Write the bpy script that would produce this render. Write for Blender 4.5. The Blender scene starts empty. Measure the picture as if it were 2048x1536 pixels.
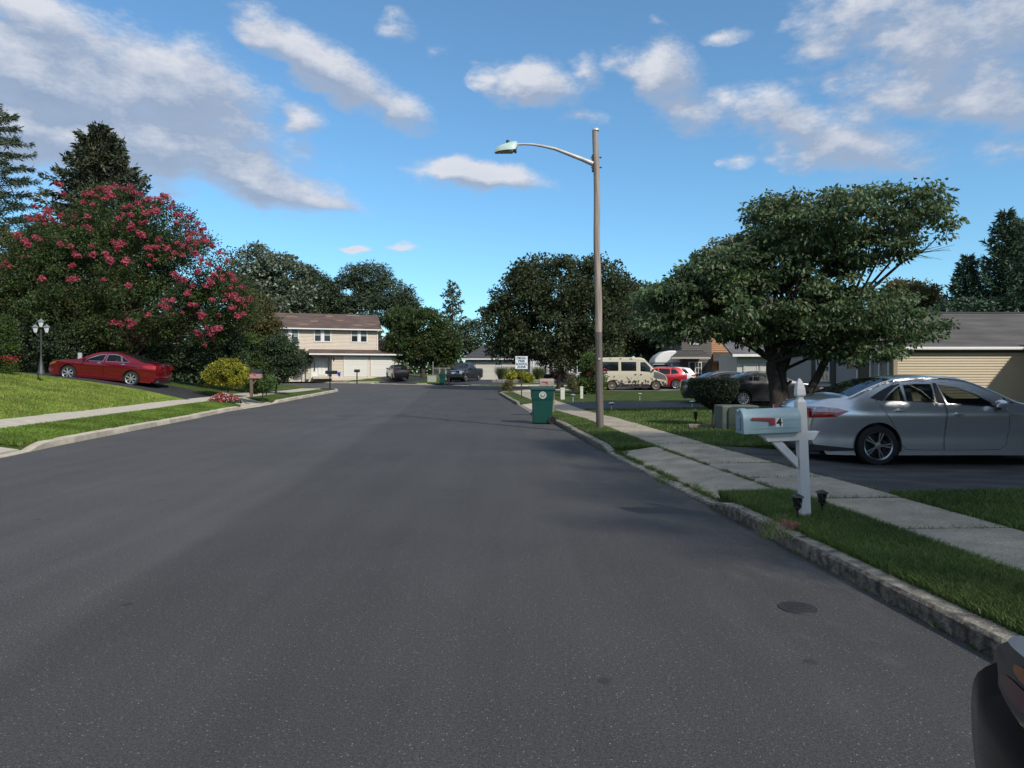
import bpy, math, random
import numpy as np
from math import sin, cos, pi, radians, sqrt, atan2
from mathutils import Vector, Matrix
from mathutils.geometry import delaunay_2d_cdt
random.seed(7); rng = np.random.default_rng(7)
SC = bpy.context.scene; COL = SC.collection

# ------------------------------------------------------------------ camera, light, exposure
F = 1400.0; CX = 1024.0; HY = 750.0; EH = 1.5
cam_d = bpy.data.cameras.new('camera'); cam = bpy.data.objects.new('camera', cam_d); COL.objects.link(cam)
cam.location = (0, 0, EH); cam.rotation_euler = (radians(90), 0, 0)
cam_d.sensor_width = 36; cam_d.lens = 36 * F / 2048; cam_d.shift_y = -(768 - HY) / 2048
cam_d.clip_start = 0.05; cam_d.clip_end = 6000
SC.camera = cam
SC.view_settings.view_transform = 'Standard'; SC.view_settings.look = 'None'
SC.view_settings.exposure = 0.80; SC.view_settings.gamma = 1.0; SC.view_settings.use_curve_mapping = False
SC.cycles.max_bounces = 7; SC.cycles.transparent_max_bounces = 10; SC.cycles.diffuse_bounces = 3
SC.cycles.glossy_bounces = 3; SC.cycles.caustics_reflective = False; SC.cycles.caustics_refractive = False

SUN_AZ = 38.0    # light travels to the left of +Y by this much
SUN_EL = 37.0
sd = Vector((-sin(radians(SUN_AZ)) * cos(radians(SUN_EL)), cos(radians(SUN_AZ)) * cos(radians(SUN_EL)), -sin(radians(SUN_EL))))
sun_d = bpy.data.lights.new('sun', 'SUN'); sun = bpy.data.objects.new('sun', sun_d); COL.objects.link(sun)
sun_d.energy = 2.2; sun_d.angle = radians(2.0); sun_d.color = (1.0, 0.93, 0.82)
sun.rotation_euler = sd.to_track_quat('-Z', 'Y').to_euler(); sun.location = (30, -30, 40)

def px_dir(px, py):
    a = math.atan((px - CX) / F)
    return a, math.atan((HY - py) / F * cos(a))

def build_world():
    w = bpy.data.worlds.new('World'); SC.world = w; w.use_nodes = True
    nt = w.node_tree; nt.nodes.clear(); N = nt.nodes.new; L = nt.links.new
    # cloud field group: input vector (azimuth, elevation, 0) -> density
    g = bpy.data.node_groups.new('cloud_field', 'ShaderNodeTree')
    g.interface.new_socket('P', in_out='INPUT', socket_type='NodeSocketVector')
    g.interface.new_socket('D', in_out='OUTPUT', socket_type='NodeSocketFloat')
    GN = g.nodes.new; GL = g.links.new
    gi = GN('NodeGroupInput'); go = GN('NodeGroupOutput')
    mp = GN('ShaderNodeVectorMath'); mp.operation = 'MULTIPLY'; mp.inputs[1].default_value = (1, 1.9, 1)
    GL(gi.outputs[0], mp.inputs[0])
    def noise(scale, detail, rough=0.55, off=(0, 0, 0)):
        a = GN('ShaderNodeVectorMath'); a.operation = 'ADD'; a.inputs[1].default_value = off
        GL(mp.outputs[0], a.inputs[0])
        n = GN('ShaderNodeTexNoise'); n.inputs['Scale'].default_value = scale; n.inputs['Detail'].default_value = detail
        n.inputs['Roughness'].default_value = rough; GL(a.outputs[0], n.inputs['Vector']); return n
    warp = noise(9, 3)
    ws = GN('ShaderNodeVectorMath'); ws.operation = 'SUBTRACT'; ws.inputs[1].default_value = (.5, .5, .5)
    GL(warp.outputs['Color'], ws.inputs[0])
    wm = GN('ShaderNodeVectorMath'); wm.operation = 'MULTIPLY'; wm.inputs[1].default_value = (.09, .045, 0)
    GL(ws.outputs[0], wm.inputs[0])
    pa = GN('ShaderNodeVectorMath'); pa.operation = 'ADD'; GL(gi.outputs[0], pa.inputs[0]); GL(wm.outputs[0], pa.inputs[1])
    def M(op, a, b=None):
        m = GN('ShaderNodeMath'); m.operation = op
        for i, v in enumerate((a, b)):
            if v is None: continue
            if isinstance(v, (int, float)): m.inputs[i].default_value = v
            else: GL(v, m.inputs[i])
        return m.outputs[0]
    tot = None
    for (cx, cy, rx, ry, wt, rot) in CLOUDS:
        a, e = px_dir(cx, cy)
        s1 = GN('ShaderNodeMapping'); s1.vector_type = 'TEXTURE'
        s1.inputs['Location'].default_value = (a, e, 0); s1.inputs['Rotation'].default_value = (0, 0, radians(rot))
        s1.inputs['Scale'].default_value = (rx / F, ry / F, 1)
        GL(pa.outputs[0], s1.inputs['Vector'])
        ln = GN('ShaderNodeVectorMath'); ln.operation = 'LENGTH'; GL(s1.outputs[0], ln.inputs[0])
        f = M('MULTIPLY', M('MAXIMUM', M('SUBTRACT', 1.25, ln.outputs['Value']), 0.0), wt)
        tot = f if tot is None else M('MAXIMUM', tot, f)
    # outside the view, heavier cloud cover added as neutral fill light
    sep = GN('ShaderNodeSeparateXYZ'); GL(gi.outputs[0], sep.inputs[0])
    out = M('MINIMUM', M('MAXIMUM', M('MULTIPLY', M('SUBTRACT', M('ABSOLUTE', sep.outputs[0]), 0.68), 5.0), 0.0), 1.0)
    out2 = M('MINIMUM', M('MAXIMUM', M('MULTIPLY', M('SUBTRACT', sep.outputs[1], 0.52), 5.0), 0.0), 1.0)
    big = noise(2.6, 4, .5, (3.1, 1.7, 0))
    gen = M('MULTIPLY', M('MAXIMUM', M('SUBTRACT', big.outputs['Fac'], 0.33), 0.0), 6.0)
    tot = M('MAXIMUM', tot, M('MULTIPLY', M('MAXIMUM', out, out2), gen))
    n1 = noise(9, 12, .66); 
    d = M('ADD', M('MULTIPLY', tot, 0.85), M('MULTIPLY', M('SUBTRACT', n1.outputs['Fac'], 0.5), 2.1))
    d = M('MULTIPLY', d, M('MINIMUM', M('MULTIPLY', tot, 5.0), 1.0))
    GL(d, go.inputs[0])
    # world tree
    tc = N('ShaderNodeTexCoord'); nrm = N('ShaderNodeVectorMath'); nrm.operation = 'NORMALIZE'; L(tc.outputs['Generated'], nrm.inputs[0])
    sp = N('ShaderNodeSeparateXYZ'); L(nrm.outputs[0], sp.inputs[0])
    def WM(op, a, b=None, c=None):
        m = N('ShaderNodeMath'); m.operation = op
        for i, v in enumerate((a, b, c)):
            if v is None: continue
            if isinstance(v, (int, float)): m.inputs[i].default_value = v
            else: L(v, m.inputs[i])
        return m.outputs[0]
    az = WM('ARCTAN2', sp.outputs[0], sp.outputs[1]); el = WM('ARCSINE', sp.outputs[2])
    cb = N('ShaderNodeCombineXYZ'); L(az, cb.inputs[0]); L(el, cb.inputs[1])
    g1 = N('ShaderNodeGroup'); g1.node_tree = g; L(cb.outputs[0], g1.inputs[0])
    ad = N('ShaderNodeVectorMath'); ad.operation = 'ADD'; ad.inputs[1].default_value = (-0.012, 0.024, 0); L(cb.outputs[0], ad.inputs[0])
    g2 = N('ShaderNodeGroup'); g2.node_tree = g; L(ad.outputs[0], g2.inputs[0])
    mask = N('ShaderNodeMapRange'); mask.interpolation_type = 'SMOOTHSTEP'
    mask.inputs['From Min'].default_value = .14; mask.inputs['From Max'].default_value = .86; L(g1.outputs[0], mask.inputs['Value'])
    up = WM('MULTIPLY', WM('GREATER_THAN', el, 0.0), mask.outputs[0])
    up = WM('MULTIPLY', up, 0.93)
    lit = N('ShaderNodeMapRange'); lit.inputs['From Min'].default_value = -.08; lit.inputs['From Max'].default_value = .66
    L(WM('SUBTRACT', g1.outputs[0], g2.outputs[0]), lit.inputs['Value'])
    thin = N('ShaderNodeMapRange'); thin.inputs['From Min'].default_value = .3; thin.inputs['From Max'].default_value = 1.5
    thin.inputs['To Min'].default_value = .22; thin.inputs['To Max'].default_value = 0; L(g1.outputs[0], thin.inputs['Value'])
    lf = WM('MINIMUM', WM('ADD', WM('MULTIPLY', lit.outputs[0], .8), thin.outputs[0]), 1.0)
    cc = N('ShaderNodeMix'); cc.data_type = 'RGBA'; L(lf, cc.inputs['Factor'])
    cc.inputs['A'].default_value = CLOUD_DARK + (1,); cc.inputs['B'].default_value = CLOUD_LIGHT + (1,)
    sky = N('ShaderNodeTexSky'); sky.sky_type = 'NISHITA'; sky.sun_disc = False
    sky.sun_elevation = radians(SUN_EL); sky.sun_rotation = math.atan2(-sd.x, -sd.y) % (2 * pi)
    sky.air_density = SKY_AIR; sky.dust_density = SKY_DUST; sky.ozone_density = SKY_OZ
    tn = N('ShaderNodeMix'); tn.data_type = 'RGBA'; tn.blend_type = 'MULTIPLY'; tn.inputs['Factor'].default_value = 1
    L(sky.outputs[0], tn.inputs['A']); tn.inputs['B'].default_value = SKY_TINT + (1,)
    b1 = N('ShaderNodeBackground'); b1.inputs['Strength'].default_value = SKY_STR; hz = N('ShaderNodeMix'); hz.data_type = 'RGBA'; hz.blend_type = 'ADD'; hz.inputs['Factor'].default_value = 1
    L(tn.outputs['Result'], hz.inputs['A']); hz.inputs['B'].default_value = tuple(v / SKY_STR * .55 for v in SKY_HAZE) + (1,); L(hz.outputs['Result'], b1.inputs['Color'])
    b2 = N('ShaderNodeBackground'); b2.inputs['Strength'].default_value = 1.0; L(cc.outputs['Result'], b2.inputs['Color'])
    mx = N('ShaderNodeMixShader'); L(up, mx.inputs[0]); L(b1.outputs[0], mx.inputs[1]); L(b2.outputs[0], mx.inputs[2])
    o = N('ShaderNodeOutputWorld'); L(mx.outputs[0], o.inputs[0])
    w.cycles.sampling_method = 'MANUAL'; w.cycles.sample_map_resolution = 512

SKY_STR = 0.105; SKY_AIR = 1.0; SKY_DUST = 0.4; SKY_OZ = 2.5; SKY_TINT = (0.50, 0.79, 0.90); SKY_HAZE = (0.035, 0.040, 0.035)
CLOUD_DARK = (0.165, 0.215, 0.305); CLOUD_LIGHT = (0.45, 0.455, 0.48)
# (px, py, rx, ry, weight, rotation) of each cloud bank, turned into azimuth and elevation
CLOUDS = [(90, 170, 330, 115, 1.3, -4), (330, 190, 230, 110, 1.3, -12), (60, 30, 150, 60, 1.1, -10), (130, 265, 430, 80, 1.35, 0),
          (640, 130, 215, 48, 1.2, -24), (790, 215, 95, 40, 1.0, -20), (600, 245, 60, 28, .9, 0), (510, 362, 190, 52, 1.35, -10),
          (620, 398, 120, 24, 1.2, -6), (800, 60, 50, 30, .5, 0), (860, 95, 55, 22, .5, -10), (950, 352, 165, 34, 1.3, -4),
          (1070, 172, 110, 46, 1.15, -10), (1170, 150, 50, 40, .7, -40), (1310, 140, 105, 66, 1.2, -22), (1370, 215, 150, 45, .8, -10), (1460, 68, 60, 16, .55, 0), (1300, 35, 50, 18, .5, -25),
          (1560, 245, 150, 58, 1.05, -22), (1700, 290, 190, 55, .9, -14), (1640, 110, 75, 50, .8, 0), (1830, 90, 210, 140, 1.0, -15),
          (1960, 60, 180, 170, .75, 0), (1980, 200, 150, 60, .8, -8), (708, 488, 42, 12, 1.2, 0), (812, 490, 34, 9, .8, 0), (100, 380, 170, 40, .6, 0),
          (1490, 320, 40, 16, .5, 0), (2030, 300, 110, 30, .5, 0), (560, 432, 80, 14, .4, -10), (1180, 235, 70, 22, .5, 0)]
build_world()

# ------------------------------------------------------------------ projection helpers (photo pixel + distance -> place)
def z0(y):
    if y < 22: return 0.0
    if y < 28: return 0.012 * (y - 22) ** 2 / 12
    if y > 95: return 0.84
    return 0.012 * (y - 25)
def W(px, py, Y): return Vector(((px - CX) / F * Y, Y, EH - (py - HY) / F * Y))
def G(px, py, h=0.0):
    Y = 20.0
    for _ in range(60): Y = .5 * Y + .5 * (EH - z0(Y) - h) * F / (py - HY)
    return Vector(((px - CX) / F * Y, Y, z0(Y) + h))
def XY(px, Y): return (px - CX) / F * Y

# ------------------------------------------------------------------ materials
MATS = {}
def nodes(m):
    m.use_nodes = True; nt = m.node_tree; return nt, nt.nodes, nt.links, nt.nodes['Principled BSDF']
def mat(name, c, rough=.6, metal=0.0, var=.12, scale=8.0, bump=0.0, bscale=60.0, coat=0.0, spec=.5, c2=None, stretch=None, detail=4, thr=None, trans=0, bdist=.01, speck=0, sscale=90):
    if name in MATS: return MATS[name]
    m = bpy.data.materials.new(name); nt, N, L, P = nodes(m)
    P.inputs['Roughness'].default_value = rough; P.inputs['Metallic'].default_value = metal
    P.inputs['Coat Weight'].default_value = coat; P.inputs['Coat Roughness'].default_value = .04; P.inputs['Specular IOR Level'].default_value = spec
    if trans: P.inputs['Transmission Weight'].default_value = trans
    tc = N.new('ShaderNodeTexCoord'); src = tc.outputs['Object']
    if stretch:
        mp = N.new('ShaderNodeMapping'); mp.inputs['Scale'].default_value = stretch; L.new(src, mp.inputs['Vector']); src = mp.outputs[0]
    n = N.new('ShaderNodeTexNoise'); n.inputs['Scale'].default_value = scale; n.inputs['Detail'].default_value = detail; L.new(src, n.inputs['Vector'])
    mr = N.new('ShaderNodeMapRange'); lo, hi = thr if thr else (.3, .7)
    mr.inputs['From Min'].default_value = lo; mr.inputs['From Max'].default_value = hi; L.new(n.outputs['Fac'], mr.inputs['Value'])
    mx = N.new('ShaderNodeMix'); mx.data_type = 'RGBA'; L.new(mr.outputs[0], mx.inputs['Factor'])
    if c2 is None:
        a = tuple(v * (1 - var) for v in c); b = tuple(min(1, v * (1 + var)) for v in c)
    else: a, b = c, c2
    mx.inputs['A'].default_value = a + (1,); mx.inputs['B'].default_value = b + (1,)
    outc = mx.outputs['Result']
    if speck:
        ns = N.new('ShaderNodeTexNoise'); ns.inputs['Scale'].default_value = sscale; ns.inputs['Detail'].default_value = 5; ns.inputs['Roughness'].default_value = .8; L.new(src, ns.inputs['Vector'])
        ms = N.new('ShaderNodeMapRange'); ms.inputs['From Min'].default_value = .32; ms.inputs['From Max'].default_value = .68; ms.inputs['To Min'].default_value = 1 - speck; ms.inputs['To Max'].default_value = 1 + speck; L.new(ns.outputs['Fac'], ms.inputs['Value'])
        sv = N.new('ShaderNodeVectorMath'); sv.operation = 'SCALE'; L.new(outc, sv.inputs[0]); L.new(ms.outputs[0], sv.inputs['Scale']); outc = sv.outputs[0]
    L.new(outc, P.inputs['Base Color'])
    if bump:
        n2 = N.new('ShaderNodeTexNoise'); n2.inputs['Scale'].default_value = bscale; n2.inputs['Detail'].default_value = 3; L.new(src, n2.inputs['Vector'])
        b = N.new('ShaderNodeBump'); b.inputs['Strength'].default_value = bump; b.inputs['Distance'].default_value = bdist
        L.new(n2.outputs['Fac'], b.inputs['Height']); L.new(b.outputs[0], P.inputs['Normal'])
    MATS[name] = m; return m

def leaf_mat(name, dark, light, third=None, rough=.5, trans=.25, spec=.4):
    if name in MATS: return MATS[name]
    m = bpy.data.materials.new(name); nt, N, L, P = nodes(m)
    g = N.new('ShaderNodeNewGeometry'); cr = N.new('ShaderNodeValToRGB'); L.new(g.outputs['Random Per Island'], cr.inputs[0])
    e = cr.color_ramp.elements; e[0].color = dark + (1,); e[1].color = light + (1,); e[1].position = .8
    if third: x = e.new(.97); x.color = third + (1,)
    tc = N.new('ShaderNodeTexCoord'); n = N.new('ShaderNodeTexNoise'); n.inputs['Scale'].default_value = .9; L.new(tc.outputs['Object'], n.inputs['Vector'])
    mr = N.new('ShaderNodeMapRange'); mr.inputs['From Min'].default_value = .35; mr.inputs['From Max'].default_value = .65
    mr.inputs['To Min'].default_value = .72; mr.inputs['To Max'].default_value = 1.25; L.new(n.outputs['Fac'], mr.inputs['Value'])
    mx = N.new('ShaderNodeVectorMath'); mx.operation = 'SCALE'; L.new(cr.outputs[0], mx.inputs[0]); L.new(mr.outputs[0], mx.inputs['Scale'])
    L.new(mx.outputs[0], P.inputs['Base Color']); P.inputs['Roughness'].default_value = rough; P.inputs['Specular IOR Level'].default_value = spec
    tr = N.new('ShaderNodeBsdfTranslucent'); L.new(mx.outputs[0], tr.inputs['Color'])
    ms = N.new('ShaderNodeMixShader'); ms.inputs[0].default_value = trans
    L.new(P.outputs[0], ms.inputs[1]); L.new(tr.outputs[0], ms.inputs[2]); L.new(ms.outputs[0], N['Material Output'].inputs[0])
    MATS[name] = m; return m

def glass_mat(name, tint=(.25, .3, .3), clear=.45):
    if name in MATS: return MATS[name]
    m = bpy.data.materials.new(name); nt, N, L, P = nodes(m)
    P.inputs['Base Color'].default_value = (.012, .015, .017, 1); P.inputs['Roughness'].default_value = .03; P.inputs['Specular IOR Level'].default_value = .8
    t = N.new('ShaderNodeBsdfTransparent'); t.inputs[0].default_value = tint + (1,)
    fr = N.new('ShaderNodeFresnel'); fr.inputs[0].default_value = 1.5
    mm = N.new('ShaderNodeMath'); mm.operation = 'SUBTRACT'; mm.inputs[0].default_value = clear; L.new(fr.outputs[0], mm.inputs[1]); mm.use_clamp = True
    ms = N.new('ShaderNodeMixShader'); L.new(mm.outputs[0], ms.inputs[0]); L.new(P.outputs[0], ms.inputs[1]); L.new(t.outputs[0], ms.inputs[2])
    L.new(ms.outputs[0], N['Material Output'].inputs[0]); MATS[name] = m; return m

# ------------------------------------------------------------------ mesh builder
class MB:
    def __init__(s): s.v = []; s.f = []; s.m = []
    def add(s, vs, fs, m=0):
        o = len(s.v); s.v += [tuple(p) for p in vs]; s.f += [tuple(i + o for i in q) for q in fs]; s.m += [m] * len(fs); return s
    def box(s, x0, x1, y0, y1, z0_, z1, m=0, T=None):
        vs = [Vector((x, y, z)) for z in (z0_, z1) for y in (y0, y1) for x in (x0, x1)]
        if T is not None: vs = [T @ v for v in vs]
        return s.add(vs, [(0, 2, 3, 1), (4, 5, 7, 6), (0, 1, 5, 4), (2, 6, 7, 3), (0, 4, 6, 2), (1, 3, 7, 5)], m)
    def quad(s, a, b, c, d, m=0): return s.add([a, b, c, d], [(0, 1, 2, 3)], m)
    def tube(s, pts, rad, n=8, m=0, caps=True):
        pts = [Vector(p) for p in pts]; k = len(pts)
        if not hasattr(rad, '__len__'): rad = [rad] * k
        rings = []; ref = Vector((0, 0, 1))
        for i in range(k):
            d = (pts[min(i + 1, k - 1)] - pts[max(i - 1, 0)]).normalized()
            r = ref if abs(d.dot(ref)) < .95 else Vector((1, 0, 0))
            a = d.cross(r).normalized(); b = d.cross(a)
            rings.append([pts[i] + (a * cos(2 * pi * j / n) + b * sin(2 * pi * j / n)) * rad[i] for j in range(n)])
        o = [p for r in rings for p in r]; fs = []
        for i in range(k - 1):
            for j in range(n):
                q = (j + 1) % n; fs.append((i * n + j, i * n + q, (i + 1) * n + q, (i + 1) * n + j))
        if caps: fs += [tuple(range(n)), tuple(range((k - 1) * n, k * n))]
        return s.add(o, fs, m)
    def lathe(s, prof, n=16, m=0, T=None):   # profile of (r, z) round local z
        vs = []; fs = []; k = len(prof)
        for r, z in prof:
            for j in range(n):
                v = Vector((r * cos(2 * pi * j / n), r * sin(2 * pi * j / n), z)); vs.append(T @ v if T is not None else v)
        for i in range(k - 1):
            for j in range(n):
                q = (j + 1) % n; fs.append((i * n + j, i * n + q, (i + 1) * n + q, (i + 1) * n + j))
        return s.add(vs, fs, m)
    def prism(s, poly, d0, d1, m=0, T=None):  # polygon in local xz pushed along local y
        n = len(poly); vs = [Vector((x, d0, z)) for x, z in poly] + [Vector((x, d1, z)) for x, z in poly]
        if T is not None: vs = [T @ v for v in vs]
        return s.add(vs, [tuple(range(n)), tuple(range(2 * n - 1, n - 1, -1))] + [(i, i + n, (i + 1) % n + n, (i + 1) % n) for i in range(n)], m)
    def mesh(s, name, mats, smooth=None):
        me = bpy.data.meshes.new(name); me.from_pydata(s.v, [], s.f)
        for m in (mats if isinstance(mats, (list, tuple)) else [mats]): me.materials.append(m)
        if any(s.m): me.polygons.foreach_set('material_index', s.m)
        me.update()
        if smooth is not None: me.shade_smooth(); me.set_sharp_from_angle(angle=radians(smooth))
        return me
    def build(s, name, mats, parent=None, smooth=None, bevel=0, loc=None, kind=None):
        o = bpy.data.objects.new(name, s.mesh(name, mats, smooth)); COL.objects.link(o)
        if parent is not None: o.parent = parent
        if loc is not None: o.location = loc
        if bevel:
            b = o.modifiers.new('bevel', 'BEVEL'); b.width = bevel; b.segments = 2; b.limit_method = 'ANGLE'; b.angle_limit = radians(40)
        if kind: o['kind'] = kind
        return o
def put(name, me, parent=None, loc=(0, 0, 0), rot=(0, 0, 0), scale=(1, 1, 1), kind=None):
    o = bpy.data.objects.new(name, me); COL.objects.link(o); o.parent = parent; o.location = loc; o.rotation_euler = rot; o.scale = scale
    if kind: o['kind'] = kind
    return o
def tag(o, label, cat, group=None):
    o['label'] = label; o['category'] = cat
    if group: o['group'] = group
    return o
def thing(name, label, cat, loc=(0, 0, 0), rz=0.0, group=None, rot=None, scale=1.0):
    o = bpy.data.objects.new(name, None); COL.objects.link(o); o.location = loc; o.rotation_euler = rot or (0, 0, rz)
    o.scale = (scale,) * 3; o.empty_display_size = .2
    return tag(o, label, cat, group)
def struct(o): o['kind'] = 'structure'; return o
def copy_tree(o, parent=None):
    c = o.copy(); COL.objects.link(c); c.parent = parent
    for ch in list(o.children): copy_tree(ch, c)
    return c
def np_mesh(name, V, Fq, mats, mi=None):
    me = bpy.data.meshes.new(name); k = Fq.shape[1]
    me.vertices.add(len(V)); me.vertices.foreach_set('co', V.astype(np.float32).ravel())
    me.loops.add(Fq.size); me.loops.foreach_set('vertex_index', Fq.astype(np.int32).ravel())
    me.polygons.add(len(Fq)); me.polygons.foreach_set('loop_start', np.arange(0, Fq.size, k, dtype=np.int32))
    for m in (mats if isinstance(mats, (list, tuple)) else [mats]): me.materials.append(m)
    if mi is not None: me.polygons.foreach_set('material_index', mi.astype(np.int32))
    me.update(calc_edges=True); return me
def in_poly(P, poly):
    x, y = P[:, 0], P[:, 1]; ins = np.zeros(len(P), bool); n = len(poly); j = n - 1
    for i in range(n):
        xi, yi = poly[i]; xj, yj = poly[j]
        c = ((yi > y) != (yj > y)) & (x < (xj - xi) * (y - yi) / ((yj - yi) or 1e-12) + xi); ins ^= c; j = i
    return ins
def resample(poly, s):
    out = []; n = len(poly)
    for i in range(n):
        a = Vector(poly[i][:2]); b = Vector(poly[(i + 1) % n][:2]); k = max(1, int((b - a).length / s))
        out += [tuple(a + (b - a) * (j / k)) for j in range(k)]
    return out
def cdt(outline, holes, s, edge_s=None):
    """triangles of a polygon with holes and inner points -> (V2, T)"""
    loops = [resample(outline, edge_s or s)] + [resample(h, edge_s or s) for h in holes]
    pts = []; edges = []
    for lp in loops:
        o = len(pts); pts += lp; edges += [(o + i, o + (i + 1) % len(lp)) for i in range(len(lp))]
    A = np.array(outline)[:, :2]; x0, y0 = A.min(0); x1, y1 = A.max(0)
    gx, gy = np.meshgrid(np.arange(x0 + s / 2, x1, s), np.arange(y0 + s / 2, y1, s)); g = np.c_[gx.ravel(), gy.ravel()]
    if len(g):
        g = g[in_poly(g, loops[0])]
        for h in loops[1:]:
            if len(g): g = g[~in_poly(g, h)]
        if len(g):
            B = np.array(pts); keep = np.ones(len(g), bool)
            for b in B: keep &= ((g - b) ** 2).sum(1) > (.35 * s) ** 2
            pts += [tuple(p) for p in g[keep]]
    r = delaunay_2d_cdt([Vector(p) for p in pts], edges, [], 0, 1e-5)
    V = np.array([tuple(v) for v in r[0]]); T = np.array([f for f in r[2] if len(f) == 3])
    c = V[T].mean(1); k = in_poly(c, loops[0])
    for h in loops[1:]: k &= ~in_poly(c, h)
    return V, T[k]
def area(name, poly, zf, m, s=2.0, skirt=.3, label=None, parent=None, edge_s=None):
    V, T = cdt(poly, [], s, edge_s); Z = [zf(x, y) for x, y in V]
    b = MB(); b.add([(x, y, z) for (x, y), z in zip(V, Z)], [tuple(t) for t in T])
    lp = resample(poly, edge_s or s); n = len(lp)
    for i in range(n):
        a = lp[i]; c = lp[(i + 1) % n]; za = zf(*a); zc = zf(*c)
        b.add([(a[0], a[1], za), (c[0], c[1], zc), (c[0], c[1], zc - skirt), (a[0], a[1], za - skirt)], [(0, 3, 2, 1)])
    me = b.mesh(name, m)
    o = put(name, me, parent)
    return o
# ------------------------------------------------------------------ ground materials
def asphalt_mat():
    m = bpy.data.materials.new('asphalt'); nt, N, L, P = nodes(m); MATS['asphalt'] = m
    tc = N.new('ShaderNodeTexCoord'); O = tc.outputs['Object']
    def noise(s, d=4, r=.6, st=None):
        n = N.new('ShaderNodeTexNoise'); n.inputs['Scale'].default_value = s; n.inputs['Detail'].default_value = d; n.inputs['Roughness'].default_value = r
        if st:
            mp = N.new('ShaderNodeMapping'); mp.inputs['Scale'].default_value = st; mp.inputs['Rotation'].default_value = (0, 0, radians(-4.3)); L.new(O, mp.inputs['Vector']); L.new(mp.outputs[0], n.inputs['Vector'])
        else: L.new(O, n.inputs['Vector'])
        return n.outputs['Fac']
    def mr(v, a, b, c, d, sm=False):
        x = N.new('ShaderNodeMapRange'); x.inputs['From Min'].default_value = a; x.inputs['From Max'].default_value = b
        x.inputs['To Min'].default_value = c; x.inputs['To Max'].default_value = d; L.new(v, x.inputs['Value'])
        if sm: x.interpolation_type = 'SMOOTHSTEP'
        return x.outputs[0]
    def mul(a, b, op='MULTIPLY'):
        x = N.new('ShaderNodeMath'); x.operation = op
        for i, v in enumerate((a, b)):
            if isinstance(v, (int, float)): x.inputs[i].default_value = v
            else: L.new(v, x.inputs[i])
        return x.outputs[0]
    tone = mul(mr(noise(.35, 3), .3, .7, .88, 1.13), mr(noise(1.1, 5, .6, (2.2, .13, 1)), .3, .7, .90, 1.12))
    sp = N.new('ShaderNodeSeparateXYZ'); L.new(O, sp.inputs[0])
    lane = mul(mul(sp.outputs[1], .075), sp.outputs[0], 'ADD')          # distance across the road
    wob = mul(mr(noise(.5, 3), 0, 1, -.12, .12), lane, 'ADD')
    tone = mul(tone, mr(wob, -2.5, -2.2, 1.27, 1.0, True))           # paler tone across the far lane
    edge = mul(mr(wob, 1.2, 2.9, 0, 1, True), mr(noise(2.2, 6, .7, (1, .5, 1)), .50, .72, 0, .55, True))   # dust washed toward the kerb
    grain = mul(mr(noise(150, 2, .7), .35, .68, .45, 1.75), mr(noise(60, 4, .75), .33, .68, .62, 1.45))
    base = mul(mul(tone, grain), .054)
    vo = N.new('ShaderNodeTexVoronoi'); vo.inputs['Scale'].default_value = 85; L.new(O, vo.inputs['Vector'])
    vs = N.new('ShaderNodeSeparateXYZ'); L.new(vo.outputs['Color'], vs.inputs[0])
    fleck = mul(mul(vs.outputs[0], .78, 'GREATER_THAN'), mul(vo.outputs['Distance'], mul(vs.outputs[1], .34), 'LESS_THAN'))
    val = mul(mul(base, mul(fleck, .17), 'ADD'), mul(edge, .075), 'ADD')
    ov = N.new('ShaderNodeTexVoronoi'); ov.inputs['Scale'].default_value = 1.7; L.new(O, ov.inputs['Vector'])
    oc = N.new('ShaderNodeSeparateXYZ'); L.new(ov.outputs['Color'], oc.inputs[0])
    spot = mul(mul(oc.outputs[0], .62, 'GREATER_THAN'), mr(mul(ov.outputs['Distance'], mr(noise(9, 3), .3, .7, -.03, .03), 'ADD'), .045, .085, 1, 0, True))
    val = mul(val, mr(spot, 0, 1, 1, .62))
    # fine cracks
    cv = N.new('ShaderNodeTexVoronoi'); cv.feature = 'DISTANCE_TO_EDGE'; cv.inputs['Scale'].default_value = .16
    wn = N.new('ShaderNodeTexNoise'); wn.inputs['Scale'].default_value = 1.2; wn.inputs['Detail'].default_value = 5; L.new(O, wn.inputs['Vector'])
    vm = N.new('ShaderNodeVectorMath'); vm.operation = 'MULTIPLY_ADD'; vm.inputs[1].default_value = (.9, .9, 0); L.new(wn.outputs['Color'], vm.inputs[0]); L.new(O, vm.inputs[2]); L.new(vm.outputs[0], cv.inputs['Vector'])
    crack = mr(cv.outputs['Distance'], .0012, .004, .5, 1)
    far = mr(sp.outputs[1], 19, 26, 0, 1)
    crack = mul(crack, mul(mul(far, -1), 1, 'ADD'), 'MAXIMUM')
    val = mul(val, crack)
    cb = N.new('ShaderNodeCombineColor')
    for i, k in enumerate((1.02, 1.0, 1.0)): L.new(mul(val, k), cb.inputs[i])
    L.new(cb.outputs[0], P.inputs['Base Color']); P.inputs['Roughness'].default_value = .82; P.inputs['Specular IOR Level'].default_value = .35
    b = N.new('ShaderNodeBump'); b.inputs['Strength'].default_value = .75; b.inputs['Distance'].default_value = .006
    L.new(noise(120, 3, .7), b.inputs['Height']); L.new(b.outputs[0], P.inputs['Normal'])
    return m
asphalt = asphalt_mat()
drive_mat = mat('driveway_asphalt', (.026, .026, .028), .8, c2=(.085, .082, .078), scale=1.6, detail=11, thr=(.42, .72), bump=.6, bscale=90, speck=.5, sscale=40, stretch=(.7, 1.6, 1))
drive_dark = mat('sealed_asphalt', (.026, .028, .033), .7, c2=(.042, .044, .05), scale=3, detail=6, bump=.4, bscale=90)
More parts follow.
